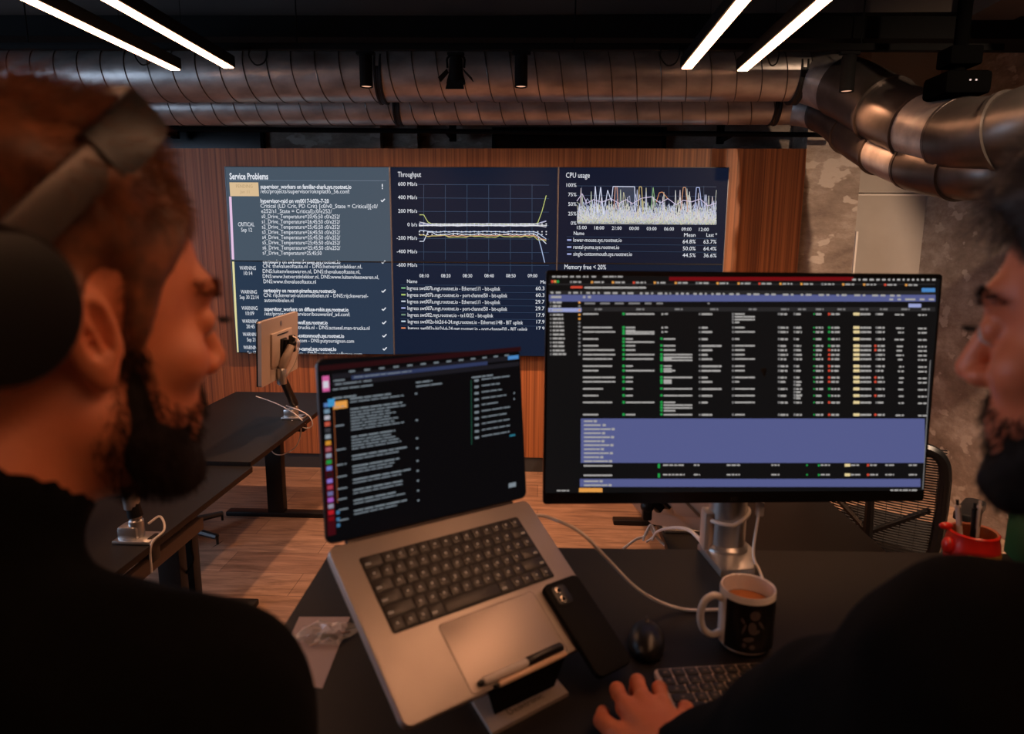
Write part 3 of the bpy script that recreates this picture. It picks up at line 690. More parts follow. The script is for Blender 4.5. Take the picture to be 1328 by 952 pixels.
# ================================================================== MONITORS ON ARMS (seen from behind)
def arm_monitor(label, base, mon_M, elbow, head, group, mirror=1):
    """base: clamp point on the table; elbow/head: world joints; mon_M: monitor frame, z = screen side"""
    t = thing('articulated_stand', label[1], 'monitor arm', loc=base, group='silver monitor arms')
    B = Vector(base); e = Vector(elbow) - B; h = Vector(head) - B
    obj('clamp_plate', MB().box((0, 0, .006), (.13, .09, .012), .004).box((-.02 * mirror, 0, .03), (.07, .06, .05), .01), SILVER, t)
    obj('clamp', MB().box((.055 * mirror, 0, -.03), (.015, .05, .09), .003).box((.03 * mirror, 0, -.07), (.06, .05, .012), .003), BLKMET, t)
    obj('post', MB().lathe([(.024, .01), (.024, .07), (.019, .075), (.019, .10), (0, .10)], 20), SILVER, t)
    obj('lower_arm', MB().tube([Vector((0, 0, .085)), Vector((0, 0, .085)).lerp(e, .5), e], [.026, .023, .022], 10), BLKMET, t)
    obj('elbow_joint', MB().lathe([(.0, -.045), (.025, -.045), (.027, -.01), (.027, .03), (.022, .04), (0, .04)], 20, Matrix.Translation(e)), SILVER, t)
    e2 = e + Vector((0, 0, .035))
    obj('upper_arm', MB().tube([e2, e2.lerp(h, .1), e2.lerp(h, .9), h], [.020, .026, .022, .016], 10), SATIN, t)
    obj('tilt_head', MB().ball(h, .022).box(h, (.03, .03, .09), .006), BLKMET, t)
    m = thing('monitor', label[0], 'monitor', M=mon_M, group='arm-mounted monitors')
    W_, H_ = .54, .33
    obj('back_shell', MB().rrect(-W_ / 2, W_ / 2, -H_ / 2, H_ / 2, .012, -.022, -.004, .0).box((0, 0, -.026), (.30, .18, .012), .005), SATIN, m)
    obj('front_frame', MB().rrect(-W_ / 2, W_ / 2, -H_ / 2, H_ / 2, .012, -.004, .004), BLKPLA, m)
    obj('screen', MB().box((0, .004, .0045), (W_ - .016, H_ - .026, .002)), mat('dark_glass', (8, 9, 12), .15), m)
    obj('vent_slot', MB().box((0, .075, -.0325), (.16, .006, .002)), BLKPLA, m)
    obj('mount_plate', MB().box((0, -.0, -.036), (.075, .10, .012), .003).box((0, 0, -.05), (.03, .09, .03), .006), BLKMET, m)
    # round maker's badge
    obj('logo', MB().lathe([(0, 0), (.014, 0), (.014, .001), (0, .001)], 20, Matrix.Translation((0, .13, -.0235))), mat('badge_grey', (150, 146, 150), .3, .6), m)
    return t, m
# left, by the wall: corners taken from the photograph at its own distance
def mon_frame(c, facing_az, roll=0, pitch=0):
    z = Vector((cos(facing_az) * cos(pitch), sin(facing_az) * cos(pitch), sin(pitch))); x = Vector((-sin(facing_az), cos(facing_az), 0))
    return basis(x, z, c) @ Matrix.Rotation(roll, 4, 'Z')
b0 = atz(382, 542, .752)
cM = at(359, 450, 3.55)
arm_monitor(('silver-backed monitor on an arm by the wood wall, seen from behind', 'silver monitor arm with black lower link clamped to the desk by the wood wall'),
            (b0.x, b0.y, .752), mon_frame(cM, radians(181), 0, radians(3)), at(365, 487, 3.5), cM + Vector((.085, .0, .02)), None)
b1 = atz(196, 700, .735)
b1 = Vector((-1.38, b1.y, .735))
cB = at(150, 560, 2.15); cB.x = -1.62
arm_monitor(('monitor on the near left desk, hidden behind the beard of the man with headphones', 'silver monitor arm on the near left desk, just under the left beard'),
            b1, mon_frame(Vector((-1.66, b1.y + .05, 1.12)), radians(180)), b1 + Vector((-.01, .0, .16)), Vector((-1.62, b1.y + .05, 1.12)), None)
b2 = atz(846, 694, .735); b2 = Vector((.52, 2.36, .735))
cR = Vector((.70, 2.42, 1.0))
cR = at(872, 640, 2.42)
TM = mon_frame(Vector((0, 0, 0)), radians(35), radians(-24), radians(38))
lowc = min((TM @ Vector((a_ * .27, b_ * .165, -.022)) for a_ in (-1, 1) for b_ in (-1, 1)), key=lambda v: v.z)
TM.translation = at(845, 680, 2.34) - lowc; cR = TM.translation.copy()
arm_monitor(('tilted monitor glimpsed below the big monitor, its silver back low over the desk', 'silver monitor arm with white cables under the tilted monitor, behind the big monitor'),
            b2, TM, b2 + Vector((.02, .05, .16)), TM @ Vector((0, 0, -.075)), None)
# cables at the left arm
B = Vector((b0.x, b0.y, .752))
cable('cable', [at(332, 514, B.y), at(350, 520, B.y), at(368, 528, B.y - .03), at(384, 538, B.y - .05), at(396, 550, B.y - .06)], .003, WHITECAB, 'white cable crossing the base of the arm by the wood wall', group='white desk cables')
cable('cable', [at(371, 526, B.y - .04), at(390, 533, B.y - .06), at(402, 541, B.y - .07), at(405, 552, B.y - .07), at(395, 555, B.y - .07), at(378, 545, B.y - .06)], .003, WHITECAB, 'white cable looping out right of the arm by the wood wall', group='white desk cables')
cable('cable', [at(390, 545, B.y - .04), at(390, 563, B.y - .02), at(383, 580, B.y), at(368, 589, B.y), at(357, 589, B.y + .02), at(350, 582, B.y + .04)], .003, WHITECAB, 'white cable hanging below the left desk edge beside the T-leg', group='white desk cables')
cable('cable', [at(380, 436, 3.5), at(388, 444, 3.45), at(383, 470, 3.5), at(371, 489, 3.5), at(363, 500, 3.55)], .003, WHITECAB, 'thin white cable running down the upper link of the left monitor arm', group='white desk cables')
cable('cable', [b1 + Vector((.03, .02, .05)), b1 + Vector((.05, .06, .06)), b1 + Vector((.085, .02, .03)), b1 + Vector((.07, -.04, .0)), b1 + Vector((.075, -.06, -.09))], .004, WHITECAB, 'white cable looping at the arm on the near left desk', group='white desk cables')
cable('cable', [at(240, 664, 2.8), at(247, 672, 2.8), at(247, 690, 2.8), at(248, 710, 2.8), at(250, 728, 2.85), at(240, 745, 2.9), at(226, 753, 2.95)], .006, MATBLK, 'black cable hanging under the left desk beside the chair caster', group=None)
# cables at the right arm, behind the big monitor
cable('cable', [at(842, 683, 2.30), at(836, 695, 2.30), at(824, 700, 2.28), at(808, 712, 2.26)], .005, WHITECAB, 'white cable slanting down left from the tilted monitor', group='white cables behind the big monitor')
cable('cable', [at(843, 682, 2.28), at(850, 695, 2.27), at(860, 705, 2.26), at(868, 712, 2.25)], .005, WHITECAB, 'white cable slanting down right from the tilted monitor', group='white cables behind the big monitor')
cable('cable', [at(834, 701, 2.27), at(838, 690, 2.27), at(844, 681, 2.28), at(850, 690, 2.27), at(846, 697, 2.26), at(838, 703, 2.26)], .004, WHITECAB, 'white cable knotted at the base under the tilted monitor', group='white cables behind the big monitor')

# ================================================================== CHAIRS
def caster_base(t, r=.31, z=.0, rot=0):
    for k in range(5):
        a = rot + 2 * pi * k / 5; d = Vector((cos(a), sin(a), 0))
        obj('base_arm', MB().tube([d * .03 + Vector((0, 0, .105)), d * r + Vector((0, 0, .075))], [.026, .017], 8), BLKMET if False else mat('grey_metal_base', (92, 90, 90), .35, .8), t)
        p = d * r; c = MB(); M = basis((-d.y, d.x, 0), d.cross(Vector((0, 0, 1))), (p.x, p.y, .030))
        c.lathe([(0, -.022), (.026, -.022), (.030, -.014), (.030, -.003), (.02, -.003), (.02, .003), (.030, .003), (.030, .014), (.026, .022), (0, .022)], 18, M).tube([p + Vector((0, 0, .03)), p + Vector((0, 0, .085))], .008, 8)
        obj('caster', c, BLKPLA, t)
    obj('gas_lift', MB().lathe([(0, .08), (.035, .08), (.035, .13), (.025, .14), (.025, .27), (.016, .28), (.016, .42), (0, .42)], 18), BLKMET, t)
def office_chair(label, loc, rz, base_rot, zoff=0):
    t = thing('office_chair', label, 'chair', loc=loc, group='mesh office chairs'); t.rotation_euler = (0, 0, rz)
    caster_base(t, .31, 0, base_rot)
    obj('seat', MB().rrect(-.24, .24, -.23, .24, .08, .44, .50, .02), mat('black_fabric', (20, 19, 19), .9), t)
    obj('seat_mechanism', MB().box((0, -.05, .42), (.2, .24, .05), .01), BLKPLA, t)
    # backrest at local -y, leaning back; curved mesh in a rounded frame
    def bp(u, v):          # u -1..1 across, v 0..1 up
        wv = .245 - .02 * (1 - v) ** 2
        return Vector((u * wv, -.275 - .08 * v + .045 * u * u + .02 * sin(pi * v), .47 + .52 * v))
    fr = []
    for k in range(48):
        a = 2 * pi * k / 48; cx, cy = cos(a), sin(a); e = .32
        u = math.copysign(abs(cx) ** e, cx); v = math.copysign(abs(cy) ** e, cy); fr.append(bp(u, .5 + v / 2))
    fr += fr[:2]
    obj('back_frame', MB().tube(fr, .023, 8, cap=False), BLKPLA, t)
    ms = MB()
    for k in range(46):
        v = (k + .7) / 46; ms.tube([bp(-1 + 2 * i / 12, v) for i in range(13)], .0031, 4)
    for k in range(9): ms.tube([bp(-.9 + .225 * k, i / 10) for i in range(11)], .0012, 4)
    obj('mesh_back', ms, mat('black_mesh', (24, 22, 22), .8), t)
    obj('back_spine', MB().tube([(0, -.08, .42), (0, -.24, .44), (0, -.30, .56), (0, -.33, .80)], [.022, .024, .02, .016], 8).tube([(0, -.30, .58), (-.2, -.25, .72)], .014, 6).tube([(0, -.30, .58), (.2, -.25, .72)], .014, 6), BLKPLA, t)
    for s in (-1, 1):
        obj('armrest', MB().tube([(s * .20, 0, .45), (s * .29, 0, .45), (s * .29, 0, .66)], .014, 8).rrect(-.04, .04, -.12, .13, .03, .66, .69, .008, Matrix.Translation((s * .29, 0, 0))), BLKPLA, t)
    return t
office_chair('black mesh office chair behind the big monitor on the right', (1.575, 2.95, 0), radians(-42), .4)
cpos = atz(283, 712, 0)
ch = office_chair('office chair under the left desks, its grey star base and caster showing', (cpos.x - .30, cpos.y + .08, 0), radians(-88), radians(73))

# ================================================================== BIG MONITOR
_q = Matrix(((.996, -.094, .001), (.094, .994, .057), (-.006, -.057, .998)))
MM = Matrix.Translation((.010, 1.201, 1.705)) @ _q.to_4x4()      # origin: top left corner, x right, y into depth, z up
MON = MM @ Matrix.Rotation(pi / 2, 4, 'X')                         # x right, y up, z towards the viewer
MW, MH = .715, .4215
t = thing('monitor', 'large black desktop monitor showing a dark admin table with a lilac band', 'monitor', M=MON)
obj('back_shell', MB().rrect(.004, MW - .004, -MH + .004, -.004, .008, -.035, -.008).box((MW / 2, -MH * .5, -.045), (.30, .2, .03), .01), BLKPLA, t)
obj('front_bezel', MB().rrect(0, MW, -MH, 0, .006, -.010, 0), mat('gloss_black_bezel', (10, 10, 11), .3), t)
BLKSC = emit('monitor_black', (15, 15, 16), 1, rough=.3)
def MS(px, py): p = on(px, py, MON); return p.x, p.y
a = MS(711.5, 357); bq = MS(1216, 636)
SCR = (a[0], MW - a[0], -.4005, -.0085)
scr = obj('screen', MB().rect(SCR[0], SCR[1], SCR[2], SCR[3], .0006), BLKSC, t)
def mc(cx, cy): return MS(700 + .399 * cx, 340 + .399 * cy)       # helper for points read off an enlarged view
def mrects(rs, name, m, z=.0012, f=mc, par=None):
    b = MB()
    for x0, y0, x1, y1 in rs:
        p, q = f(x0, y0), f(x1, y0); r_, s_ = f(x1, y1), f(x0, y1); b.quad((s_[0], s_[1], z), (r_[0], r_[1], z), (q[0], q[1], z), (p[0], p[1], z))
    return obj(name, b, m, par or scr, smooth=False)
rnd = random.Random(11)
def words(x0, x1, y, h=4.6, gap=3, lo=6, hi=20):
    out = []; x = x0
    while x < x1 - 3:
        e = min(x1, x + rnd.uniform(lo, hi)); out.append((x, y, e, y + h)); x = e + gap
    return out
LILAC = emit('lilac_band', (84, 90, 138), 1); TXT = emit('ui_text', (166, 163, 160), 1); TXD = emit('ui_text_grey', (120, 118, 118), 1)
GRN = emit('ui_green', (34, 150, 70), 1); RED = emit('ui_red', (206, 72, 52), 1); CRM = emit('ui_cream', (226, 204, 150), 1); BLU = emit('ui_blue', (72, 130, 190), 1); ORG = emit('ui_orange', (222, 152, 72), 1); PALE = emit('ui_lavender', (150, 158, 205), 1)
mrects([(30, 106, 1285, 128), (133, 508, 1250, 652), (130, 704, 1236, 730)], 'lilac_panel', LILAC, .0010)
mrects([(28, 149, 135, 162)], 'selected_row', PALE, .0010)
mrects([(420, 48, 1018, 60)], 'red_banner', emit('ui_dark_red', (110, 12, 18), 1), .0009)
mrects([(130, 146, 1284, 160), (30, 93, 1284, 107), (28, 70, 1284, 74)], 'toolbar', emit('ui_dark_grey', (38, 37, 38), 1), .0009)
T = []; G_ = []; R_ = []; Cc = []; O_ = []; D_ = []
for x in (40, 55, 78, 98, 118, 140, 168, 205, 230, 252): T += words(x, x + 18 + (x * 7) % 14, 45)
T += words(1015, 1285, 54, 6, 8, 6, 14) + words(145, 345, 80, 6, 1, 30, 80); R_ += [(100, 78, 138, 85)]
for i in range(17): T += words(108 + i * 68, 140 + i * 68, 62 + i * .6, 5, 4); (O_ if i % 3 else R_ if i % 2 else D_).append((98 + i * 68, 61 + i * .6, 105 + i * 68, 68 + i * .6))
R_.append((37, 59, 44, 67)); O_.append((46, 59, 53, 67)); G_.append((55, 59, 62, 67))
for i in range(20): T += words(35 + i * 58, 78 + i * 58, 96 + i * .5, 6, 8)
for i, y in enumerate((110,)): T += [(36, y, 70, y + 7), (140, y, 148, y + 7), (156, y, 166, y + 7)] + words(1135, 1280, y + 8, 6, 14, 10, 34)
for i, y in enumerate((128, 140, 153, 168, 181, 194, 206, 219, 232, 245, 258, 270, 284, 296)):
    T += words(42, 72 + (i * 37) % 36, y, 6, 2); D_.append((33, y, 38, y + 6)); (O_ if i in (0, 2, 3, 4) else D_).append((125, y, 132, y + 6))
cols = [190, 325, 450, 565, 690, 795, 850, 908, 978, 1052, 1116, 1186, 1252]
for x in cols: D_ += words(x - 12, x + 14, 150, 6)
D_ += words(145, 400, 131, 6, 16, 20, 40) + words(545, 555, 131, 6)
ys = [166, 210, 224, 247, 269, 283, 298, 312, 335, 350, 372, 386, 409, 431, 453, 493]
for i, y in enumerate(ys):
    k = (508 - y) * .012
    T += words(140, 140 + rnd.choice((50, 65, 95, 105)), y, 5, 1, 30, 60)
    n = {3: 2, 1: 3}.get(i, 1)
    for j in range(n): G_.append((268, y - 2 + 10 * j, 276, y + 6 + 10 * j)); T += words(279, rnd.choice((302, 310, 372)), y + 10 * j, 5, 1, 30, 90)
    n2 = {6: 3, 8: 3, 10: 3, 14: 4}.get(i, 1)
    if i > 2:
        for j in range(n2): G_.append((391, y - 2 + 9 * j, 399, y + 5 + 9 * j)); T += words(402, rnd.choice((428, 440, 495)), y + 9 * j, 5, 1, 30, 90)
    else: T += [(395, y, 401, y + 6)] + words(405, 416, y)
    D_.append((516, y, 522, y + 6)); T += words(525, rnd.choice((545, 560, 590)), y, 6, 1, 20, 60)
    for j in range(4 if i == 0 else 1): D_.append((624, y - 1 + 9 * j, 630, y + 6 + 9 * j)); T += words(633, rnd.choice((648, 665, 698)), y + 9 * j, 5, 1, 20, 60)
    for cx, wd in ((773, 26), (824, 20)):
        for j in range(4 if (i == 12 and cx == 824) else 2 if i in (11,) and cx == 824 else 1): D_.append((cx, y - 1 + 10 * j, cx + 6, y + 6 + 10 * j)); T += words(cx + 8, cx + 8 + wd - rnd.random() * 6, y + 10 * j, 6)
    G_.append((888, y, 893, y + 5)); T += words(896, 920, y, 6)
    (G_ if i in (1, 2, 3, 4, 12, 13) else R_).append((936, y - 1, 943, y + 6)); T += words(946, 974, y, 6)
    Cc.append((1018, y - 2, 1038, y + 7)); T += words(1040, 1076, y, 6, 1)
    if i in (4, 5, 10, 11, 13, 15): R_.append((1086, y - 1, 1093, y + 6))
    else: D_.append((1090, y, 1096, y + 6))
    T += words(1097, 1120, y, 6) + words(1170 - rnd.random() * 20, 1182, y + 2, 5) + words(1228, 1256, y + 3, 5)
for i, y in enumerate((514, 527, 540, 553, 566, 579, 592, 605, 618, 631, 644, 709, 722)):
    e = 172 + (i * 29) % 60; T += words(143, e, y, 5, 1, 20, 60); T += [(e + 3, y - 1, e + 13, y + 6)]
for y in (657, 688):
    T += words(142, 235, y + 2, 5, 1, 30, 60) + words(500, 520, y) + words(607, 650, y) + words(752, 778, y) + words(912, 942, y) + words(1010, 1040, y) + words(1072, 1098, y) + words(1122, 1150, y) + words(1198, 1224, y) + words(400, 470, y)
    G_ += [(383, y - 2, 390, y + 12), (865, y, 870, y + 5), (903, y, 909, y + 6)]; R_.append((1062, y - 1, 1069, y + 6)); Cc.append((990, y - 2, 1008, y + 7))
T += words(55, 95, 740, 4, 2) + words(1138, 1226, 738, 5, 3)
mrects(T, 'interface_text', TXT); mrects(D_, 'interface_grey_text', TXD); mrects(G_, 'green_marks', GRN); mrects(R_, 'red_marks', RED); mrects(Cc, 'cream_tags', CRM); mrects(O_, 'orange_marks', ORG)
mrects([(127, 734, 203, 747)], 'orange_button', ORG); mrects([(1240, 84, 1284, 97)], 'blue_button', BLU); mrects([(1197, 135, 1238, 147)], 'lilac_button', PALE, .0014); q4 = [mc(*p) for p in ((1242, 738), (1244.5, 738), (1269, 318), (1266.5, 318))]
obj('scroll_bar', MB().quad(*[(x, y, .0014) for x, y in q4]), TXD, scr, smooth=False)
lp = MS(952, 647)
obj('logo', lettering([('LG', lp[0], lp[1] - .004, 0, .011, 'c', False, None)], .0006), mat('logo_grey', (74, 70, 68), .4), t, smooth=False)
# its stand
bs = (.372, 1.262, ZD)
t = thing('monitor_stand', 'silver round column monitor stand on an angular base at the desk edge', 'monitor stand', loc=bs)
px6 = [atz(x, y, ZD + .012) for x, y in ((905, 705), (921, 698), (965, 700), (978, 712), (979, 738), (935, 741))]
poly = [(p.x - bs[0], p.y - bs[1]) for p in px6][::-1]
obj('base', MB().prism(poly, .0005, .014, .005), SILVER, t)
obj('column', MB().lathe([(0, .012), (.042, .012), (.042, .020), (.036, .026), (.034, .30), (0, .30)], 28, Matrix.Translation((.0, .018, 0))), SILVER, t)
obj('clamp_cover', MB().box((-.038, .018, .05), (.02, .04, .08), .006), SATIN, t)
obj('mounting_head', MB().box((.0, -.01, .33), (.09, .05, .12), .01), BLKPLA, t)
cp0 = Vector(bs) + Vector((.0, .018, 0))
clip = thing('cable_clip', 'small white cable tie around the silver monitor column', 'cable clip', loc=cp0 + Vector((0, 0, .075)))
obj('band', MB().tube([(.0395 * cos(a_), .0395 * sin(a_), .018 * (1 if cos(a_) > 0 else 0) * cos(a_)) for a_ in [radians(x) for x in range(150, 400, 10)]], .004, 8), WHITECAB, clip)
obj('tab', MB().box((.052, -.028, .03), (.016, .012, .03), .004), CERAM, clip)

# ================================================================== LAPTOP ON ITS STAND
LR = Matrix(((.727, -.533, .433), (.685, .616, -.389), (-.059, .579, .813)))
LM = Matrix.Translation((-.277, .833, 1.353)) @ LR.to_4x4()        # hinge left corner; x right, -y towards the user, z off the deck
LWd, LDp = .356, .248
DARKALU = mat('dark_grey_aluminium', (66, 60, 58), .4, .6)
t = thing('laptop', 'open grey laptop tilted on a stand, dark console on its screen', 'laptop', M=LM)
obj('base', MB().rrect(0, LWd, -LDp, 0, .012, -.012, 0, .0015), ALU, t)
KW = (.0345, .3165, -.1400, -.0265)
obj('keyboard_well', MB().rrect(KW[0], KW[1], KW[2], KW[3], .004, -.001, .0006), mat('keyboard_black', (12, 11, 11), .6), t)
obj('trackpad', MB().rrect(.097, .263, -.245, -.149, .006, -.001, .0005, .0003), mat('trackpad_aluminium', (184, 170, 161), .38, .5), t)
obj('trackpad_gap', MB().rrect(.0962, .2638, -.2458, -.1482, .0065, -.001, .0002), DARKALU, t)
KEYM = mat('key_black', (36, 30, 27), .4); GLY = emit('key_glyph', (196, 150, 120), .26)
def key(parent, x0, x1, y0, y1, h, m, glyph, r=.0016):
    b = MB().rrect(x0, x1, y0, y1, r, 0, h, .0004, seg=2)
    if glyph:
        cx, cy = ((x0 + x1) / 2, (y0 + y1) / 2) if x1 - x0 < .02 else (x0 + .006 if glyph == 1 else x1 - .006, y0 + .005)
        gw = .0018 if x1 - x0 < .02 else .004
        n0 = len(b.bm.faces); b.rect(cx - gw, cx + gw, cy - .0014, cy + .0020, h + .0003, 1)
    return obj('key', b, [m, glyph_m], parent)
def key_rows(parent, x0, x1, y1, rows, pitch_y, gap, h, m, g):
    """rows of key widths in units, top row first"""
    global glyph_m; glyph_m = g
    for r, ws in enumerate(rows):
        u = (x1 - x0) / sum(ws); x = x0; yt = y1 - r * pitch_y
        for i, w_ in enumerate(ws):
            if w_ > 0:
                key(parent, x + gap / 2, x + w_ * u - gap / 2, yt - pitch_y + gap, yt, h, m, 0 if w_ > 3.5 else (2 if i > len(ws) / 2 else 1))
            x += abs(w_) * u
ROWS = [[1.55] + [1] * 12 + [1], [1] * 13 + [1.5], [1.5] + [1] * 13, [1.75] + [1] * 11 + [1.75], [2.3] + [1] * 10 + [2.3], [1, 1, 1, 1.25, 5, 1.25, 1, 1, 1, 1]]
key_rows(t, KW[0] + .0015, KW[1] - .0015, KW[3] - .0015, ROWS, .01855, .0026, .0016, KEYM, GLY)
obj('hinge', MB().tube([(.03, .002, -.004), (LWd - .03, .002, -.004)], .005, 10), DARKALU, t)
LA = radians(134); LH = .249
LID = Matrix.Translation((0, .001, .001)) @ basis((1, 0, 0), (0, -sin(LA), -cos(LA)), (0, 0, 0))     # x right, y up the lid, z towards the user
lidw = LM @ LID
lid = obj('lid', MB().rrect(0, LWd, .002, LH, .011, -.005, 0), DARKALU, t, M=LID)
ls = obj('display_glass', MB().rrect(.0015, LWd - .0015, .004, LH - .0015, .010, 0, .0008), emit('laptop_black', (5, 6, 9), 1, rough=.2), lid)
def lc(cx, cy): p = on(395 + .2941 * cx, 440 + .2941 * cy, lidw); return p.x, p.y
# the interface drawn in the plane of the glass: u across 0..1, v down 0..1 of the lit area
P0, P1, P2, P3 = lc(62, 118), lc(952, 32), lc(950, 690), lc(95, 885)
def uv(u, v):
    return tuple((1 - v) * ((1 - u) * P0[i] + u * P1[i]) + v * ((1 - u) * P3[i] + u * P2[i]) for i in (0, 1))
def urects(rs, name, m, z=.0013): return mrects(rs, name, m, z, uv, ls)
def uwords(u0, u1, v, h=.010, gap=.006, lo=.02, hi=.06): return [(a_, b_, c_, d_) for a_, b_, c_, d_ in words(u0 * 1000, u1 * 1000, v * 1000, h * 1000, gap * 1000, lo * 1000, hi * 1000)]
def usc(rs): return [(a_ / 1000, b_ / 1000, c_ / 1000, d_ / 1000) for a_, b_, c_, d_ in rs]
# fix the units of words() for the small panel
def uw(u0, u1, v, h=.010):
    h *= .72
    out = []; x = u0
    while x < u1 - .004:
        e = min(u1, x + rnd.uniform(.02, .07)); out.append((x, v, e, v + h)); x = e + .005
    return out
urects([(.05, .055, .99, .085), (.05, .10, .99, .128)], 'toolbar', emit('laptop_toolbar', (24, 24, 30), 1), .0010)
urects([(.13, .075, .80, .098)], 'address_bar', emit('laptop_blue_bar', (44, 54, 88), 1), .0011)
urects([(.0, .0, 1, .03)], 'menu_bar', emit('laptop_menu', (38, 10, 14), 1), .0010)
tx = []
for i in range(13): tx += uw(.12 + i * .065, .145 + i * .065, .045, .012)
tx += uw(.14, .40, .083, .008) + uw(.055, .11, .09) + uw(.06, .17, .112) + uw(.18, .22, .112)
tx += uw(.05, .22, .14, .010) + uw(.05, .15, .19, .012) + uw(.42, .50, .155, .012) + uw(.42, .55, .18, .010) + uw(.71, .83, .165, .012)
v = .205
for i, n in enumerate((1, 7, 4, 1, 2, 1, 1, 1, 1)):
    tx += uw(.12, .30 + (i * .053) % .09, v, .012)
    tx += uw(.055, .095, v + .03 + n * .008, .010); v += .020
    D2 = [];
    for j in range(n): D2 += uw(.12, .28 + rnd.random() * .1, v, .009); v += .017
    tx += D2; tx += [(.415, v - .02, .425, v - .01)]; v += .024
for i in range(10):
    vv = .185 + i * .041; tx += uw(.765, .84 + rnd.random() * .10, vv, .010) + [(.725, vv, .748, vv + .014)]
tx += [(.955, .30, .962, .312), (.955, .34, .962, .352), (.925, .90, .97, .93)]
urects(tx, 'interface_text', emit('laptop_text', (120, 130, 138), 1))
urects([(.05, .215, .108, .258)], 'orange_badge', ORG); urects([(.05, .26, .054, .80)], 'orange_bar', emit('bar_orange', (120, 64, 34), 1)); urects([(.705, .185, .708, .60)], 'green_bar', emit('bar_green', (30, 80, 62), 1))
urects([(.92, .055, .985, .08)], 'blue_button', BLU); urects([(.93, .58, .965, .592)], 'teal_link', emit('teal', (40, 110, 130), 1))
urects([(.01 + .0, .06, .038, .15)], 'pink_widget', emit('pink', (200, 90, 150), 1)); urects([(.012, .09, .034, .13)], 'white_widget', emit('widget_white', (200, 200, 210), 1), .0016)
dockc = [(90, 130, 190), (120, 150, 170), (190, 190, 200), (200, 90, 70), (60, 60, 66), (150, 160, 170), (220, 150, 50), (170, 90, 100), (150, 160, 180), (30, 150, 70), (110, 130, 210), (40, 20, 24), (140, 120, 210), (180, 60, 80), (110, 110, 160), (170, 90, 190), (150, 150, 170), (190, 30, 40), (120, 10, 20)]
for i, c_ in enumerate(dockc):
    v = .215 + i * .0365; urects([(.012, v, .034, v + .024)], 'dock_icon', emit('dock_%d' % i, c_, .8), .0016)
urects([(.028, .195, .056, .24)], 'blue_icon', emit('sky_blue', (60, 140, 190), 1), .0018)
urects([(.006, .45, .040, .98)], 'dock_panel', emit('dock_red', (58, 8, 16), 1), .0011)
for v in (.845, .885, .92): urects([(.045, v, .058, v + .02)], 'side_icon', emit('side_blue', (70, 120, 160), .8), .0016)

# stand: plate on the desk, folded riser, plate under the laptop, black stop at the front
SH = LM @ Matrix.Translation((0, 0, -.0125))
t = thing('laptop_stand', 'brown-grey metal laptop stand with a lettered front lip and black stopper', 'laptop stand', loc=(0, 0, 0))
lower = [atz(x, y, ZD + .006) for x, y in ((638, 950), (737, 898), (722, 866), (617, 916))]
cxy = sum(lower, Vector()) / 4; t.location = (cxy.x, cxy.y, ZD)
lo_ = [p - t.location for p in lower]; bk = (lo_[3] - lo_[0]).normalized() * .14
def slab(mb, a, b, c, d, th):
    n = (b - a).cross(d - a).normalized() * th
    vs = [mb.bm.verts.new(p) for p in (a, b, c, d, a - n, b - n, c - n, d - n)]
    for f in ((0, 1, 2, 3), (7, 6, 5, 4), (0, 4, 5, 1), (1, 5, 6, 2), (2, 6, 7, 3), (3, 7, 4, 0)): mb.bm.faces.new([vs[i] for i in f])
    return mb
LT = lambda x, y, z: (LM @ Vector((x, y, z))) - t.location
obj('base_plate', slab(MB(), lo_[0], lo_[1], lo_[1] + bk * 1.55, lo_[0] + bk * 1.55, .0055), ALU, t)
obj('support_plate', slab(MB(), LT(.10, -.2475, -.0135), LT(.255, -.2475, -.0135), LT(.255, -.03, -.0135), LT(.10, -.03, -.0135), .004), DARKALU, t)
br = lo_[0] + bk * 1.45; br2 = lo_[1] + bk * 1.45
obj('riser', slab(MB(), br, br2, LT(.25, -.09, -.018), LT(.105, -.09, -.018), .005), DARKALU, t)
sb = [atz(x, y, ZD + .0062) - t.location for x, y in ((642, 927), (719, 890))]
obj('stopper', slab(MB(), sb[0], sb[1], LT(.250, -.2515, .003), LT(.116, -.2515, .003), .003), mat('black_rubber', (6, 6, 6), .9, spec=.1), t)
# lettering on the lip
xd = (lo_[1] - lo_[0]).normalized(); Ml = basis(xd, (0, 0, 1), lo_[0].lerp(lo_[1], .5) + (lo_[3] - lo_[0]) * .22)
Ml.translation.z = .0064
obj('lip_lettering', lettering([('Desktronic', 0, 0, .058, .015, 'c', False, None)], 0), mat('dark_engraving', (46, 32, 24), .6), t, smooth=False, M=Ml)

# pens against the stopper, on the laptop deck
def pen(name, label, x0, x1, y, r, parts, rot=0, zoff=0):
    """parts: (name, from, to, radius factor, material) along the pen 0..1"""
    M = LM @ Matrix.Translation((x0, y, r + zoff)) @ Matrix.Rotation(rot, 4, 'Z') @ Matrix.Rotation(pi / 2, 4, 'Y')
    t = thing(name, label, 'pen', M=M); L = x1 - x0
    for nm, f0, f1, k, m in parts:
        if nm == 'clip': obj(nm, MB().box((-r * 1.25, 0, L * (f0 + f1) / 2), (.0012, .004, L * (f1 - f0)), .0004).box((-r * .9, 0, L * f1), (.004, .004, .003)), m, t); continue
        obj(nm, MB().lathe([(0, L * f0), (r * k * .8, L * f0), (r * k, L * f0 + .002), (r * k, L * f1 - .002), (r * k * .8, L * f1), (0, L * f1)], 16), m, t)
    return t
PENW = mat('white_pen', (206, 198, 192), .35); PENB = mat('black_pen', (13, 13, 14), .35)
pen('marker_pen', 'white marker with black cap lying on the laptop edge above the white pen', .108, .252, -.2375, .0058, [('tip', 0, .05, .7, PENB), ('barrel', .05, .56, 1, PENW), ('cap', .55, 1, 1.06, PENB), ('clip', .60, .95, 1, PENB)])
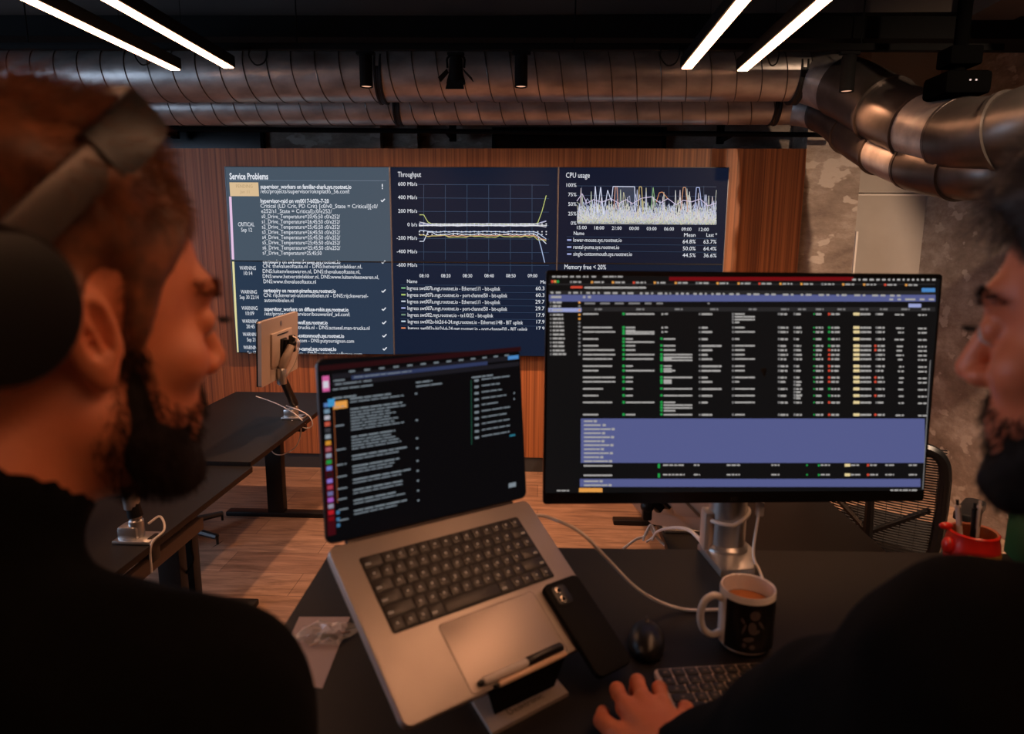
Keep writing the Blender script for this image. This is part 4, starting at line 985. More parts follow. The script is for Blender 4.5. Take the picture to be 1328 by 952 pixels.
pen('stylus_pen', 'thin pale pen lying along the front edge of the laptop by the black stopper', .128, .254, -.2475, .0040, [('tip', 0, .05, .7, PENB), ('barrel', .05, 1, 1, mat('pale_pen', (222, 188, 160), .35))])
# phone
PH = LM @ Matrix.Translation((.278, -.297, .0011))
t = thing('smartphone', 'black smartphone lying face down across the right of the laptop palm rest', 'phone', M=PH)
obj('body', MB().rrect(0, .0715, 0, .147, .010, 0, .0085, .0015), mat('matt_black_case', (6, 6, 8), .7, spec=.2), t)
obj('camera_module', MB().rrect(.008, .036, .108, .139, .007, .008, .0105, .001), BLKPLA, t)
for y_ in (.117, .131):
    l_ = obj('camera_lens', MB().lathe([(0, .0105), (.0055, .0105), (.0055, .0118), (.0045, .012), (0, .012)], 16, Matrix.Translation((.018, y_, 0))), mat('lens_ring', (150, 140, 132), .2, .8), t)
    obj('lens_glass', MB().lathe([(0, .012), (.003, .012), (.003, .0123), (0, .0124)], 12, Matrix.Translation((.018, y_, 0))), mat('lens_black', (6, 6, 8), .1), l_)

# ================================================================== THINGS ON THE DESK
cable('cable', [LM @ Vector((LWd - .004, -.03, -.006)), LM @ Vector((LWd + .012, -.032, -.006)), LM @ Vector((LWd + .03, -.045, -.004)), at(752, 690, 1.02), at(785, 722, 1.03), at(820, 758, 1.05), at(850, 778, 1.055), atz(885, 790, ZD + .004), atz(920, 791, ZD + .004), atz(950, 788, ZD + .004), atz(982, 776, ZD + .004), atz(990, 758, ZD + .004), atz(985, 740, ZD + .006), atz(977, 716, ZD + .03), cp0 + Vector((.050, -.030, .12)), cp0 + Vector((.046, -.015, .22))], .0027, WHITECAB, 'pale cable from the laptop sweeping behind the mug and up to the big monitor')
cable('cable', [at(846, 700, 2.25), at(852, 690, 2.2), at(868, 685, 2.0), at(890, 686, 1.75), at(905, 697, 1.5), at(913, 708, 1.36)], .005, WHITECAB, 'white cable arching in the air left of the monitor stand')
# mug
mp = atz(968, 815, ZD); mp = Vector((.318, .965, ZD))
t = thing('coffee_mug', 'white mug with a black printed wrap and coffee inside', 'mug', loc=mp)
R_m, H_m = .0405, .096
obj('body', MB().lathe([(0, .001), (.033, .001), (.0365, .004), (R_m, .010), (R_m, H_m - .002), (R_m - .001, H_m), (R_m - .0030, H_m - .001), (R_m - .0035, .012), (R_m - .012, .007), (0, .007)], 48), CERAM, t)
hp = spline([(-R_m + .002, 0, .078), (-R_m - .012, 0, .083), (-R_m - .026, 0, .074), (-R_m - .031, 0, .052), (-R_m - .026, 0, .030), (-R_m - .012, 0, .019), (-R_m + .002, 0, .023)], 6)
h = MB().tube(hp, .0056, 12); bmesh.ops.transform(h.bm, matrix=Matrix.Rotation(radians(8), 4, 'Z'), verts=h.bm.verts[:])
obj('handle', h, CERAM, t)
obj('coffee', MB().lathe([(0, .070), (R_m - .0038, .070), (R_m - .0038, .0705), (0, .0706)], 40), mat('coffee_with_milk', (172, 104, 56), .25), t)
prn = MB(); a0, a1 = radians(-152), radians(40)
for k in range(30):
    A0 = a0 + (a1 - a0) * k / 30; A1 = a0 + (a1 - a0) * (k + 1) / 30; rr = R_m + .0005
    prn.quad((rr * cos(A0), rr * sin(A0), .010), (rr * cos(A1), rr * sin(A1), .010), (rr * cos(A1), rr * sin(A1), .086), (rr * cos(A0), rr * sin(A0), .086))
prn = obj('printed_wrap', prn, mat('black_print', (10, 10, 11), .3), t)
fig = MB()
def wrap(u, v, ru, rv, ang=0, n=14):
    """an oval patch on the mug side: u = angle (deg), v = height"""
    cs = []
    for i in range(n):
        a_ = 2 * pi * i / n; x, y = ru * cos(a_), rv * sin(a_); x, y = x * cos(ang) - y * sin(ang), x * sin(ang) + y * cos(ang)
        A_ = radians(u) + x / R_m; rr = R_m + .0009; cs.append(fig.bm.verts.new((rr * cos(A_), rr * sin(A_), v + y)))
    fig.bm.faces.new(cs)
for q in [(u_ - 16, *r_) for u_, *r_ in ((-74, .070, .0075, .0075, 0), (-78, .050, .006, .010, .1), (-97, .060, .0022, .005, .5), (-94, .048, .0018, .009, -.3), (-70, .044, .006, .003, .5), (-84, .032, .008, .004, .2), (-92, .022, .003, .004, 0), (-76, .020, .004, .004, .4), (-60, .055, .002, .008, .6))]: wrap(*q)
obj('print_motif', fig, mat('print_grey', (92, 84, 84), .35), prn, smooth=False)
# mouse
mo = atz(838, 838, ZD)
t = thing('computer_mouse', 'black computer mouse between phone and mug', 'mouse', loc=(mo.x, mo.y, ZD)); t.rotation_euler = (0, 0, radians(-8))
b = MB().ball((0, 0, .008), (.027, .046, .024), seg=32)
for v in b.bm.verts:
    if v.co.z < .002: v.co.z = .002
obj('shell', b, mat('mouse_shell', (20, 18, 17), .35), t)
obj('scroll_wheel', MB().lathe([(0, -.003), (.009, -.003), (.010, 0), (.009, .003), (0, .003)], 18, basis((0, 1, 0), (1, 0, 0), (0, .022, .0245))), mat('wheel_rubber', (34, 30, 28), .5), t)
obj('button_split', MB().box((0, .03, .0275), (.0012, .02, .003)), BLKPLA, t)
obj('foot', MB().box((0, 0, .001), (.04, .07, .002)), BLKPLA, t)
# keyboard
k0 = atz(846, 874, ZD); k1 = atz(940, 868, ZD)
xd = (k1 - k0); xd.z = 0
KM = basis(xd, (0, 0, 1), (k0.x, k0.y, ZD))
t = thing('keyboard', 'silver keyboard with black keys under the hand at lower right', 'keyboard', M=KM)
obj('case', MB().rrect(0, .279, -.115, 0, .009, .0005, .0075, .001), mat('keyboard_silver', (208, 186, 170), .35, .5), t)
KR = [[1] * 14, [1] * 13 + [1.5], [1.5] + [1] * 13, [1.75] + [1] * 11 + [1.75], [2.3] + [1] * 10 + [2.3], [1, 1, 1, 1.25, 5, 1.25, 1, 1, 1, 1]]
kt = obj('key_bed', MB().rrect(.003, .276, -.112, -.003, .006, .0070, .0078), mat('keyboard_silver', (0, 0, 0)), t)
for_keys = bpy.data.objects.new('x', None)
KM2 = mat('black_keycap', (26, 24, 23), .45)
glyph_m = None
def kb_rows():
    global glyph_m
    glyph_m = mat('key_legend', (120, 104, 92), .5)
    for r, ws in enumerate(KR):
        x0, x1 = .0045, .2745; u = (x1 - x0) / sum(ws); x = x0; yt = -.0045 - r * .0178
        for i, w_ in enumerate(ws):
            b = MB().rrect(x + .0013, x + w_ * u - .0013, yt - .0178 + .0026, yt, .0016, .0075, .0098, .0004)
            if w_ < 3: b.rect((2 * x + w_ * u) / 2 - .0022, (2 * x + w_ * u) / 2 + .0022, yt - .0095, yt - .0060, .0101, 1)
            obj('key', b, [KM2, glyph_m], t); x += w_ * u
kb_rows()
bpy.data.objects.remove(for_keys)
# paper with a torn clear wrapper
pp = [atz(x, y, ZD + .001) for x, y in ((388, 800), (454, 800), (418, 893), (352, 880))]
pc = sum(pp, Vector()) / 4
t = tag(obj('paper_sheet', slab(MB(), *[p - pc for p in pp][::-1], .0006), mat('pale_paper', (176, 156, 150), .6), loc=pc, smooth=False), 'pale folded paper sheet on the desk left of the laptop', 'paper')
rnd = random.Random(5); wb = MB(); wc = atz(418, 826, ZD + .0012)
N = 9; gridv = {}
for i in range(N):
    for j in range(N):
        x = (i / (N - 1) - .5) * .085 + rnd.uniform(-.005, .005); y = (j / (N - 1) - .5) * .06 + rnd.uniform(-.005, .005)
        gridv[i, j] = wb.bm.verts.new((x + y * .35, y, max(.0016, .014 * (1 - (2 * i / (N - 1) - 1) ** 2) * rnd.random() + .002)))
for i in range(N - 1):
    for j in range(N - 1): wb.bm.faces.new((gridv[i, j], gridv[i + 1, j], gridv[i + 1, j + 1], gridv[i, j + 1]))
CLR = mat('clear_film', (230, 226, 222), .08); CLR.node_tree.nodes['Principled BSDF'].inputs['Alpha'].default_value = .34
wt = thing('plastic_wrapper', 'crumpled clear plastic wrapper glinting on the paper sheet', 'wrapper', loc=wc)
obj('film', wb, CLR, wt, smooth=False)
obj('dark_insert', MB().prism([(-.012, -.002), (.026, -.006), (.020, .006), (-.008, .008)], .0005, .0015), PENB, wt)
obj('torn_edge', MB().tube([(-.01, -.030, .003), (.012, -.018, .006), (.032, .004, .006), (.040, .012, .003)], .0012, 6), mat('film_edge', (206, 180, 160), .2), wt)
# pen cup
cp = atz(1256, 742, ZD)
t = thing('pen_cup', 'red and yellow pen cup with pens at the right of the desk', 'pen cup', loc=(cp.x, cp.y, ZD))
REDM = mat('glossy_red', (200, 34, 22), .3, 0, coat=.4); YEL = mat('ochre_yellow', (196, 150, 60), .4)
obj('body', MB().lathe([(0, .001), (.034, .001), (.042, .015), (.046, .040), (.044, .062), (.041, .074), (.042, .080), (.039, .083), (.036, .080), (.036, .012), (0, .010)], 40), REDM, t)
obj('lining', MB().lathe([(.0385, .0825), (.0358, .081), (.0355, .013), (0, .012)], 32, capb=False, capt=False), mat('orange_lining', (150, 78, 34), .5), t)
yb = MB()
for k in range(16):
    A0, A1 = radians(-128 + k * 6.5), radians(-128 + (k + 1) * 6.5)
    for (z0_, r0_), (z1_, r1_) in zip(((.012, .0412), (.025, .0447), (.04, .0468)), ((.025, .0447), (.04, .0468), (.052, .0462))):
        yb.quad((r0_ * cos(A0), r0_ * sin(A0), z0_), (r0_ * cos(A1), r0_ * sin(A1), z0_), (r1_ * cos(A1), r1_ * sin(A1), z1_), (r1_ * cos(A0), r1_ * sin(A0), z1_))
obj('yellow_patch', yb, YEL, t)
obj('side_knob', MB().ball((-.047, -.005, .055), (.010, .012, .016)).ball((-.044, .012, .086), (.013, .007, .007)), REDM, t)
for (dx, dy, tx_, ty_, m1, m2, lb) in ((-.014, .006, -.020, .012, PENW, PENB, 'white ballpoint standing left in the red pen cup'), (-.002, -.006, .0, .01, PENB, PENB, 'black pen standing in the middle of the red pen cup'), (.010, .002, .008, .014, PENW, PENW, 'pale pen standing right in the red pen cup')):
    p0 = Vector((cp.x + dx * .7, cp.y + dy, ZD + .0125)); p1 = Vector((cp.x + dx + tx_ * .6, cp.y + dy + ty_, ZD + .135))
    q = thing('pen', lb, 'pen', loc=p0, group='pens in the red cup'); d = p1 - p0
    obj('barrel', MB().tube([Vector((0, 0, 0)), d * .08, d * .92], [.0015, .0048, .0048], 10), m1, q)
    obj('push_button', MB().tube([d * .92, d], .0028, 8), m2, q)
    obj('clip', MB().tube([d * .9 + Vector((.001, -.006, 0)), d * .62 + Vector((.001, -.006, 0))], .0012, 6), mat('steel_clip', (170, 160, 152), .3, .8), q)
# green box behind the right-hand man
g0 = at(1318, 690, 1.3)
t = thing('green_box', 'open dark green box at the right edge beside the red pen cup', 'box', loc=(g0.x + .04, 1.26, ZD)); t.rotation_euler = (0, 0, radians(-12))
GR = mat('dark_green_plastic', (18, 82, 44), .4)
gb = MB(); gw, gd, gh = .11, .10, .155
gb.box((0, 0, .004), (gw, gd, .006)).box((-gw / 2, 0, gh / 2), (.004, gd, gh), .001).box((gw / 2, 0, gh / 2), (.004, gd, gh), .001).box((0, -gd / 2, gh / 2), (gw, .004, gh), .001).box((0, gd / 2, gh / 2), (gw, .004, gh), .001)
obj('body', gb, GR, t)
obj('rim', MB().tube([(-gw / 2, -gd / 2, gh), (gw / 2, -gd / 2, gh), (gw / 2, gd / 2, gh), (-gw / 2, gd / 2, gh), (-gw / 2, -gd / 2, gh)], .004, 6), mat('bright_green_rim', (40, 120, 66), .35), t)
obj('contents', MB().box((0, 0, gh * .47), (gw - .012, gd - .012, gh * .9), .004), mat('grey_paper_stack', (150, 140, 134), .7), t)

# ================================================================== PEOPLE
def skin_material(name, c1, c2):
    m = mat(name, c1, .5, 0, c2, (22, 22, 22), 4, .08, (260, 260, 260))
    b = m.node_tree.nodes['Principled BSDF']
    b.inputs['Subsurface Weight'].default_value = .12; b.inputs['Subsurface Radius'].default_value = (.012, .004, .002); b.inputs['Subsurface Scale'].default_value = .6
    return m
SKIN1 = skin_material('warm_skin', (214, 128, 88), (202, 114, 76)); SKIN2 = skin_material('tan_skin', (200, 120, 86), (190, 108, 74))
CLOTH = mat('black_cotton', (5, 5, 5), .95, 0, (7, 7, 7), (90, 90, 90), 3, .1, (300, 300, 300), spec=.1)

def head_sdf(P):
    """head in its own frame: x to the person's right, y out of the face, z up; metres"""
    ax = np.abs(P[:, 0]); Q = np.stack([ax, P[:, 1], P[:, 2]], 1)
    d = ell(Q, (0, -.012, .045), (.077, .098, .088))
    d = sm(d, ell(Q, (0, .030, -.035), (.062, .064, .088)), .03)
    d = sm(d, cap(Q, (.055, .002, -.058), (.020, .074, -.104), .017, .018), .03)
    d = sm(d, ell(Q, (0, .078, -.104), (.026, .020, .019)), .02)
    d = sm(d, cap(Q, (0, .086, .040), (.036, .076, .040), .013, .012), .018)
    d = sm(d, ell(Q, (.046, .060, -.014), (.022, .020, .018)), .02)
    d = smx(d, -ell(Q, (.033, .104, .016), (.020, .018, .013)), .012)
    d = sm(d, cap(Q, (0, .090, .026), (0, .112, -.016), .0085, .0115), .010)
    d = sm(d, ell(Q, (.0125, .100, -.022), (.009, .012, .0085)), .007)
    d = smx(d, -ell(Q, (.007, .108, -.031), (.0035, .006, .004)), .003)
    d = sm(d, ell(Q, (0, .083, -.062), (.030, .016, .020)), .016)
    d = sm(d, cap(Q, (0, .0965, -.0585), (.018, .088, -.0605), .0055, .003), .006)
    d = sm(d, cap(Q, (0, .0950, -.0710), (.016, .087, -.0685), .0065, .003), .006)
    d = smx(d, -cap(Q, (0, .106, -.0645), (.024, .090, -.0645), .0022, .0015), .003)
    d = sm(d, ell(Q, (.033, .0795, .016), (.0150, .0128, .0128)), .004)       # lids
    d = smx(d, -ell(Q, (.033, .094, .0148), (.0115, .009, .0042)), .002)
    # ears
    a = radians(5); E = Q - np.array((.080, -.014, .004)); ex = E[:, 0] * cos(a) - E[:, 1] * -sin(a); ey = -E[:, 0] * sin(a) + E[:, 1] * cos(a)
    e2 = E[:, 2]; ey2 = ey + e2 * .22
    er = ell(np.stack([ex, ey2, e2], 1), (0, 0, 0), (.0095, .0172, .0305))
    er = sm(er, ell(np.stack([ex, ey2, e2], 1), (-.003, .003, -.026), (.007, .009, .010)), .006)
    er = smx(er, -ell(np.stack([ex, ey2, e2], 1), (.009, .002, .004), (.0125, .0100, .0195)), .003)
    er = sm(er, cap(np.stack([ex, ey2, e2], 1), (.003, -.004, .014), (.003, .004, -.012), .0028), .004)
    er = sm(er, ell(np.stack([ex, ey2, e2], 1), (.001, .013, -.004), (.005, .004, .008)), .004)
    return sm(d, er, .007)

def lerp_tab(x, tab):
    return np.interp(x, [a for a, _ in tab], [b for _, b in tab])
def sstep(x, a, b):
    t = np.clip((x - a) / (b - a), 0, 1); return t * t * (3 - 2 * t)
HAIRLINE = [(-.13, -.075), (-.07, -.066), (-.045, -.045), (-.028, .012), (-.012, .042), (.004, .040), (.010, -.012), (.024, -.018), (.034, .034), (.050, .056), (.068, .084), (.086, .098), (.13, .105)]
def hair_g(P): return P[:, 2] - lerp_tab(P[:, 1], HAIRLINE)
def beard_g(P, low=-.145):
    x, y, z = np.abs(P[:, 0]), P[:, 1], P[:, 2]
    up = lerp_tab(y, [(-.02, -.10), (.004, -.030), (.012, .0), (.026, -.004), (.040, -.040), (.066, -.050), (.080, -.047), (.092, -.034), (.13, -.034)])
    g = np.minimum(up - z, (y + .002) * .9)
    g = np.minimum(g, z - lerp_tab(y, [(-.02, -.075), (.02, -.105), (.05, -.135), (.09, -.15)]))
    lips = 1 - np.sqrt((x / .021) ** 2 + ((z + .065) / .0095) ** 2)
    return np.where(y > .075, np.minimum(g, -lips * .012 + .0), g)

def surface_points(n, rs, cen=(0, -.005, .015), zmin=-1, zmax=1):
    D_ = rs.normal(size=(n, 3)); D_ /= np.linalg.norm(D_, axis=1)[:, None]; D_ = D_[(D_[:, 2] > zmin) & (D_[:, 2] < zmax)]
    lo = np.full(len(D_), .03); hi = np.full(len(D_), .20); c = np.array(cen)
    for _ in range(22):
        m = (lo + hi) / 2; v = head_sdf(c + D_ * m[:, None]); lo = np.where(v < 0, m, lo); hi = np.where(v < 0, hi, m)
    P = c + D_ * lo[:, None]; e = 1e-3
    N_ = np.stack([head_sdf(P + np.eye(3)[k] * e) - head_sdf(P - np.eye(3)[k] * e) for k in range(3)], 1); N_ /= np.linalg.norm(N_, axis=1)[:, None] + 1e-9
    return P, N_
def strands(P, N_, comb, length, rs, rad=.00035, lift=.35, seg=5, off=None, jitter=.25, clump=0):
    """tapered three-sided hairs growing from P"""
    n = len(P); L = length * rs.uniform(.6, 1.1, n); d = N_ * lift + comb + rs.normal(size=(n, 3)) * jitter
    d /= np.linalg.norm(d, axis=1)[:, None]; pts = [P + (N_ * off[:, None] if off is not None else 0)]
    c2 = comb / (np.linalg.norm(comb, axis=1)[:, None] + 1e-9)
    for k in range(seg):
        pts.append(pts[-1] + d * (L / seg)[:, None]); d = d + c2 * .28 - N_ * .10; d /= np.linalg.norm(d, axis=1)[:, None]
    a = np.cross(d, rs.normal(size=(n, 3))); a /= np.linalg.norm(a, axis=1)[:, None]; b = np.cross(d, a)
    V = []; 
    for k, p in enumerate(pts):
        r = rad * (1 - .8 * k / seg)
        for t in range(3): V.append(p + (a * cos(2 * pi * t / 3) + b * sin(2 * pi * t / 3)) * r)
    V = np.stack(V, 1); base = (np.arange(n) * V.shape[1])[:, None]; F_ = []
    for k in range(seg):
        for t in range(3):
            F_.append(np.concatenate([base + k * 3 + t, base + k * 3 + (t + 1) % 3, base + (k + 1) * 3 + (t + 1) % 3, base + (k + 1) * 3 + t], 1))
    return V.reshape(-1, 3), np.concatenate(F_)
def wob(P, s, a): return a * (np.sin(P[:, 0] * s + 1.3 * np.sin(P[:, 1] * s * .7)) * np.sin(P[:, 1] * s * 1.1 + 2) + .6 * np.sin(P[:, 2] * s * 1.3 + P[:, 0] * s * .9))

def person(label, hc, R, base, J, skin, hair_m, beard_m, hair_th, hand=None, seed=1, group=None, beard_th=(.004, .016), brow_th=1.0, quiff=.0, bag=.012):
    """hc/R: head centre and axes; J: body joints; all in world metres. One continuous body mesh; hair, beard, eyes and clothes are children."""
    hc = np.array(hc); R = np.array(R); base = np.array(base)
    tol = lambda P: (P - hc) @ R
    hw = lambda v: hc + R @ np.array(v)
    J = {k: np.array(v, float) for k, v in J.items()}
    sh = (J['shR'] + J['shL']) / 2; ax_ = (J['shR'] - J['shL']) / np.linalg.norm(J['shR'] - J['shL'])
    fwd = np.cross(np.array((0, 0, 1.0)), ax_); hipR, hipL = J['pelvis'] + ax_ * .09, J['pelvis'] - ax_ * .09
    B3 = np.stack([ax_, fwd, np.cross(ax_, fwd)], 1)
    chest = sh + np.array((0, 0, -.15)); belly = J['pelvis'] * .6 + chest * .4
    def torso(P, o=0):
        tl = lambda c: (P - c) @ B3
        d = ell(tl(chest), (0, 0, 0), (.165 + o, .110 + o, .20 + o))
        d = sm(d, ell(tl(belly), (0, .005, 0), (.150 + o, .105 + o, .18 + o)), .06)
        d = sm(d, ell(tl(J['pelvis']), (0, 0, 0), (.165 + o, .11 + o, .12 + o)), .05)
        d = sm(d, cap(P, J['shR'], J['shL'], .066 + o), .05)
        for s in ('shR', 'shL'):
            d = sm(d, cap(P, J['neck'] * .75 + sh * .25, J[s] + np.array((0, 0, .005)), .044 + o, .058 + o), .05)
        return d
    def arms(P, o=0, k=.03):
        d = None
        for s in 'RL':
            a = cap(P, J['sh' + s], J['el' + s], .056 + o, .044 + o * 1.2); a = sm(a, cap(P, J['el' + s], J['wr' + s], .043 + o * 1.2, .028 + min(o, .012) * .8), k)
            d = a if d is None else np.minimum(d, a)
        return d
    def legs(P, o=0):
        d = None
        for s, h in (('R', hipR), ('L', hipL)):
            a = sm(cap(P, h, J['kn' + s], .085 + o, .058 + o), cap(P, J['kn' + s], J['an' + s], .056 + o, .040 + o), .03)
            d = a if d is None else sm(d, a, .03)
        return d
    def hand_sdf(P, W, fingers, thumb):
        mc_ = [np.array(f[0]) for f in fingers]; W = np.array(W); d = None
        for m_ in mc_:
            a = cap(P, W + (m_ - W) * .12, m_, .016, .0115); d = a if d is None else sm(d, a, .014)
        for f in fingers:
            q = [np.array(p) for p in f]
            a = sm(cap(P, q[0], q[1], .0100, .0090), cap(P, q[1], q[2], .0090, .0075), .004); d = sm(d, a, .005)
        q = [np.array(p) for p in thumb]
        a = sm(sm(cap(P, q[0], q[1], .015, .0125), cap(P, q[1], q[2], .0120, .0105), .006), cap(P, q[2], q[3], .0103, .0088), .004)
        return sm(d, a, .012)
    hands = []
    for s in 'RL':
        if hand and s == hand[0]: hands.append((J['wr' + s], hand[1], hand[2])); continue
        W = J['wr' + s]; dr = W - J['el' + s]; dr[2] = 0; dr /= np.linalg.norm(dr); sd = np.cross(dr, (0, 0, 1.0)) * (1 if s == 'R' else -1); dn = np.array((0, 0, -1.0))
        fs = []
        for i, (off, l1, l2) in enumerate(((-.027, .042, .030), (-.009, .047, .034), (.010, .044, .031), (.027, .035, .026))):
            m_ = W + dr * (.085 - abs(i - 1) * .004) + sd * off + dn * .004; p_ = m_ + dr * l1 + dn * .006 + sd * off * .15; fs.append((m_, p_, p_ + dr * l2 * .8 + dn * .016))
        c_ = W + dr * .02 - sd * .022; m_ = c_ + dr * .035 - sd * .022 + dn * .004
        hands.append((W, fs, (c_, m_, m_ + dr * .03 - sd * .006 + dn * .004, m_ + dr * .052 - sd * .004 + dn * .008)))
    neckA, neckB = hw((0, -.022, -.055)), J['neck']
    def body(P):
        d = head_sdf(tol(P))
        d = sm(d, cap(P, neckA, neckB, .056, .062), .028)
        d = sm(d, torso(P), .03); d = sm(d, arms(P), .02); d = sm(d, legs(P), .03)
        for (W, fs, th) in hands: d = sm(d, hand_sdf(P, W, fs, th), .012)
        for s in 'RL':
            f = J['an' + s] + np.array((0, .0, -.045)); d = sm(d, cap(P, f - fwd * .03, f + fwd * .13, .034, .028), .02)
        return d
    allp = np.array(list(J.values()) + [hw((.1, .13, .16)), hw((-.1, -.13, -.13)), hw((0, .14, 0)), hw((.1, -.13, .16))] + [np.array(p) for h_ in hands for f in h_[1] for p in f])
    lo, hi = allp.min(0) - .14, allp.max(0) + .14; lo[2] = -.01
    hz = [(hc[k] - .135, hc[k] + .135, .0029) for k in range(3)]; hz[2] = (hc[2] - .15, hc[2] + .145, .0029)
    zon = [[hz[k]] for k in range(3)]
    for i, h_ in enumerate(hands):
        hp_ = np.array([np.array(p) for f in h_[1] for p in f] + [np.array(p) for p in h_[2]]); st = .0024 if (hand and i == 'RL'.index(hand[0])) else .005
        for k in range(3): zon[k].append((hp_[:, k].min() - .02, hp_[:, k].max() + .015, st))
    G = [axis(lo[k], hi[k], .011, zon[k]) for k in range(3)]
    v, f = sdf_mesh(body, *G)
    t = mesh_np('person', v - base, f, skin, loc=tuple(base)); tag(t, label, 'person', group)
    rs = np.random.RandomState(seed)
    def layer(name, g, th, m, zr):
        def fn(P):
            Q = tol(P); h_ = head_sdf(Q); tt = th(Q); return h_ - tt
        A = [axis(hc[k] - .19, hc[k] + .19, .004, []) for k in range(3)]
        v, f = sdf_mesh(fn, *A); return mesh_np(name, v - base, f, m, t)
    def hair_t(Q):
        g = hair_g(Q); s = sstep(g, -.004, .022)
        top = sstep(Q[:, 2], .05, .125); front = sstep(Q[:, 1], -.02, .07)
        return -.004 + s * (.004 + hair_th[0] + top * (hair_th[1] + front * quiff) + wob(Q, 95, .0022) * (0.4 + top))
    layer('hair', hair_g, hair_t, hair_m, None)
    def beard_t(Q):
        g = beard_g(Q); s = sstep(g, .004, .022); c = sstep(-Q[:, 2], .05, .12) * sstep(Q[:, 1], .0, .05)
        return -.004 + s * (.004 + beard_th[0] + c * beard_th[1] + wob(Q, 150, .0010))
    bd = layer('beard', beard_g, beard_t, beard_m, None)
    hs = [o for o in t.children if o.name.startswith('hair')][0]
    # loose hairs over the hair and the beard
    P, N_ = surface_points(26000, rs); g = hair_g(P); k = g > .004; Ph, Nh = P[k], N_[k]
    top = sstep(Ph[:, 2], .05, .12)[:, None]
    comb = np.array((0.05, .55, .12)) * top + np.array((0, -.45, -.75)) * (1 - top)
    comb = comb + np.where((Ph[:, 1] > .05)[:, None], np.array((0, .35, -.35)) * (1 - top), 0)
    V, F_ = strands(Ph, Nh, comb, np.where(top[:, 0] > .4, (.016 + hair_th[1] * .8) * (1 - (.65 if quiff < 0 else .2) * sstep(Ph[:, 1], -.01, .05)), .010), rs, .00042, .55, 5, hair_t(Ph) - .004, .22)
    mesh_np('hair_strands', V @ R.T + hc - base, F_, hair_m, hs)
    P, N_ = surface_points(46000, rs, zmax=.1); g = beard_g(P); k = (g > -.004 + .010 * rs.random_sample(len(g))); Pb, Nb = P[k], N_[k]
    V, F_ = strands(Pb, Nb, np.tile(np.array((0, .12, -.55)), (len(Pb), 1)), .010, rs, .00034, .7, 4, np.maximum(beard_t(Pb) - .003, 0), .3)
    mesh_np('beard_strands', V @ R.T + hc - base, F_, beard_m, bd)
    # eyebrows
    P, N_ = surface_points(24000, rs, zmin=-.2, zmax=.8); axx = np.abs(P[:, 0])
    k = (P[:, 1] > .06) & (np.abs(P[:, 2] - (.043 - .10 * np.maximum(axx - .032, 0) + .08 * np.minimum(axx - .032, 0))) < .0055) & (axx > .010) & (axx < .052)
    Pe = np.repeat(P[k], 3, 0) + rs.normal(size=(k.sum() * 3, 3)) * .001; Ne = np.repeat(N_[k], 3, 0)
    V, F_ = strands(Pe, Ne, np.stack([np.sign(Pe[:, 0]) * .8, Pe[:, 0] * 0, Pe[:, 0] * 0 + .15], 1), .008 * brow_th, rs, .00034, .45, 3)
    mesh_np('eyebrows', V @ R.T + hc - base, F_, hair_m, t)
    EW = mat('eye_white', (190, 176, 168), .2); EI = mat('dark_iris', (26, 18, 14), .15); EL = mat('eyelash', (8, 6, 5), .7)
    RM = Matrix([list(r) for r in R]).to_4x4()
    for s in (-1, 1):
        c = hw((s * .033, .0815, .0145)) - base
        e = obj('eye', MB(Matrix.Translation(c) @ RM).ball((0, 0, 0), .0118, seg=20), EW, t)
        obj('iris', MB(Matrix.Translation(c) @ RM).ball((0, .0058, -.001), (.0062, .0066, .0062), seg=16), EI, e)
        lash = MB(Matrix.Translation(c) @ RM)
        for q in range(15):
            u = -1 + 2 * q / 14; p0 = Vector((u * .012, .0118 - .0042 * u * u + .001, .0042 - .0025 * u * u)); lash.tube([p0, p0 + Vector((u * .002 + s * .001, .0055, .0002)), p0 + Vector((u * .003 + s * .002, .009, .0022))], [.0005, .0004, .0001], 4)
        obj('eyelashes', lash, EL, e)
    # clothes
    nd = hw((0, -.022, -.055)) - J['neck']; nd /= np.linalg.norm(nd); cut = J['neck'] + nd * .030
    def shirt(P):
        d = sm(torso(P, .010), arms(P, bag), .035); d = sm(d, cap(P, J['neck'] - nd * .05, J['neck'] + nd * .06, .073, .068), .025)
        d = d + wob(P, 55, .0022)
        d = np.maximum(d, -cap(P, J['neck'] + nd * .122, hc + nd * .02, .080))
        for s in 'RL':
            w_ = J['wr' + s] - J['el' + s]; w_ /= np.linalg.norm(w_); q_ = (P - J['wr' + s] + w_ * .012) @ w_
            d = np.where(np.linalg.norm(P - J['wr' + s], axis=1) < .09, np.maximum(d, q_), d)
        return np.maximum(d, (J['pelvis'][2] - .14) - P[:, 2])
    lo2 = np.array(list(J.values())).min(0) - .16; hi2 = np.array(list(J.values())).max(0) + .16
    v, f = sdf_mesh(shirt, axis(lo2[0], hi2[0], .008, []), axis(lo2[1], hi2[1], .008, []), axis(J['pelvis'][2] - .17, hi2[2], .008, []))
    mesh_np('shirt', v - base, f, CLOTH, t)
    v, f = sdf_mesh(lambda P: np.maximum(np.maximum(sm(legs(P, .014), ell((P - J['pelvis']) @ B3, (0, 0, -.02), (.178, .124, .14)), .05), P[:, 2] - J['pelvis'][2] - .02), .06 - P[:, 2]), axis(lo2[0], hi2[0], .012, []), axis(lo2[1], hi2[1], .012, []), axis(.0, J['pelvis'][2] + .06, .016, []))
    mesh_np('trousers', v - base, f, mat('dark_denim', (22, 24, 30), .9), t)
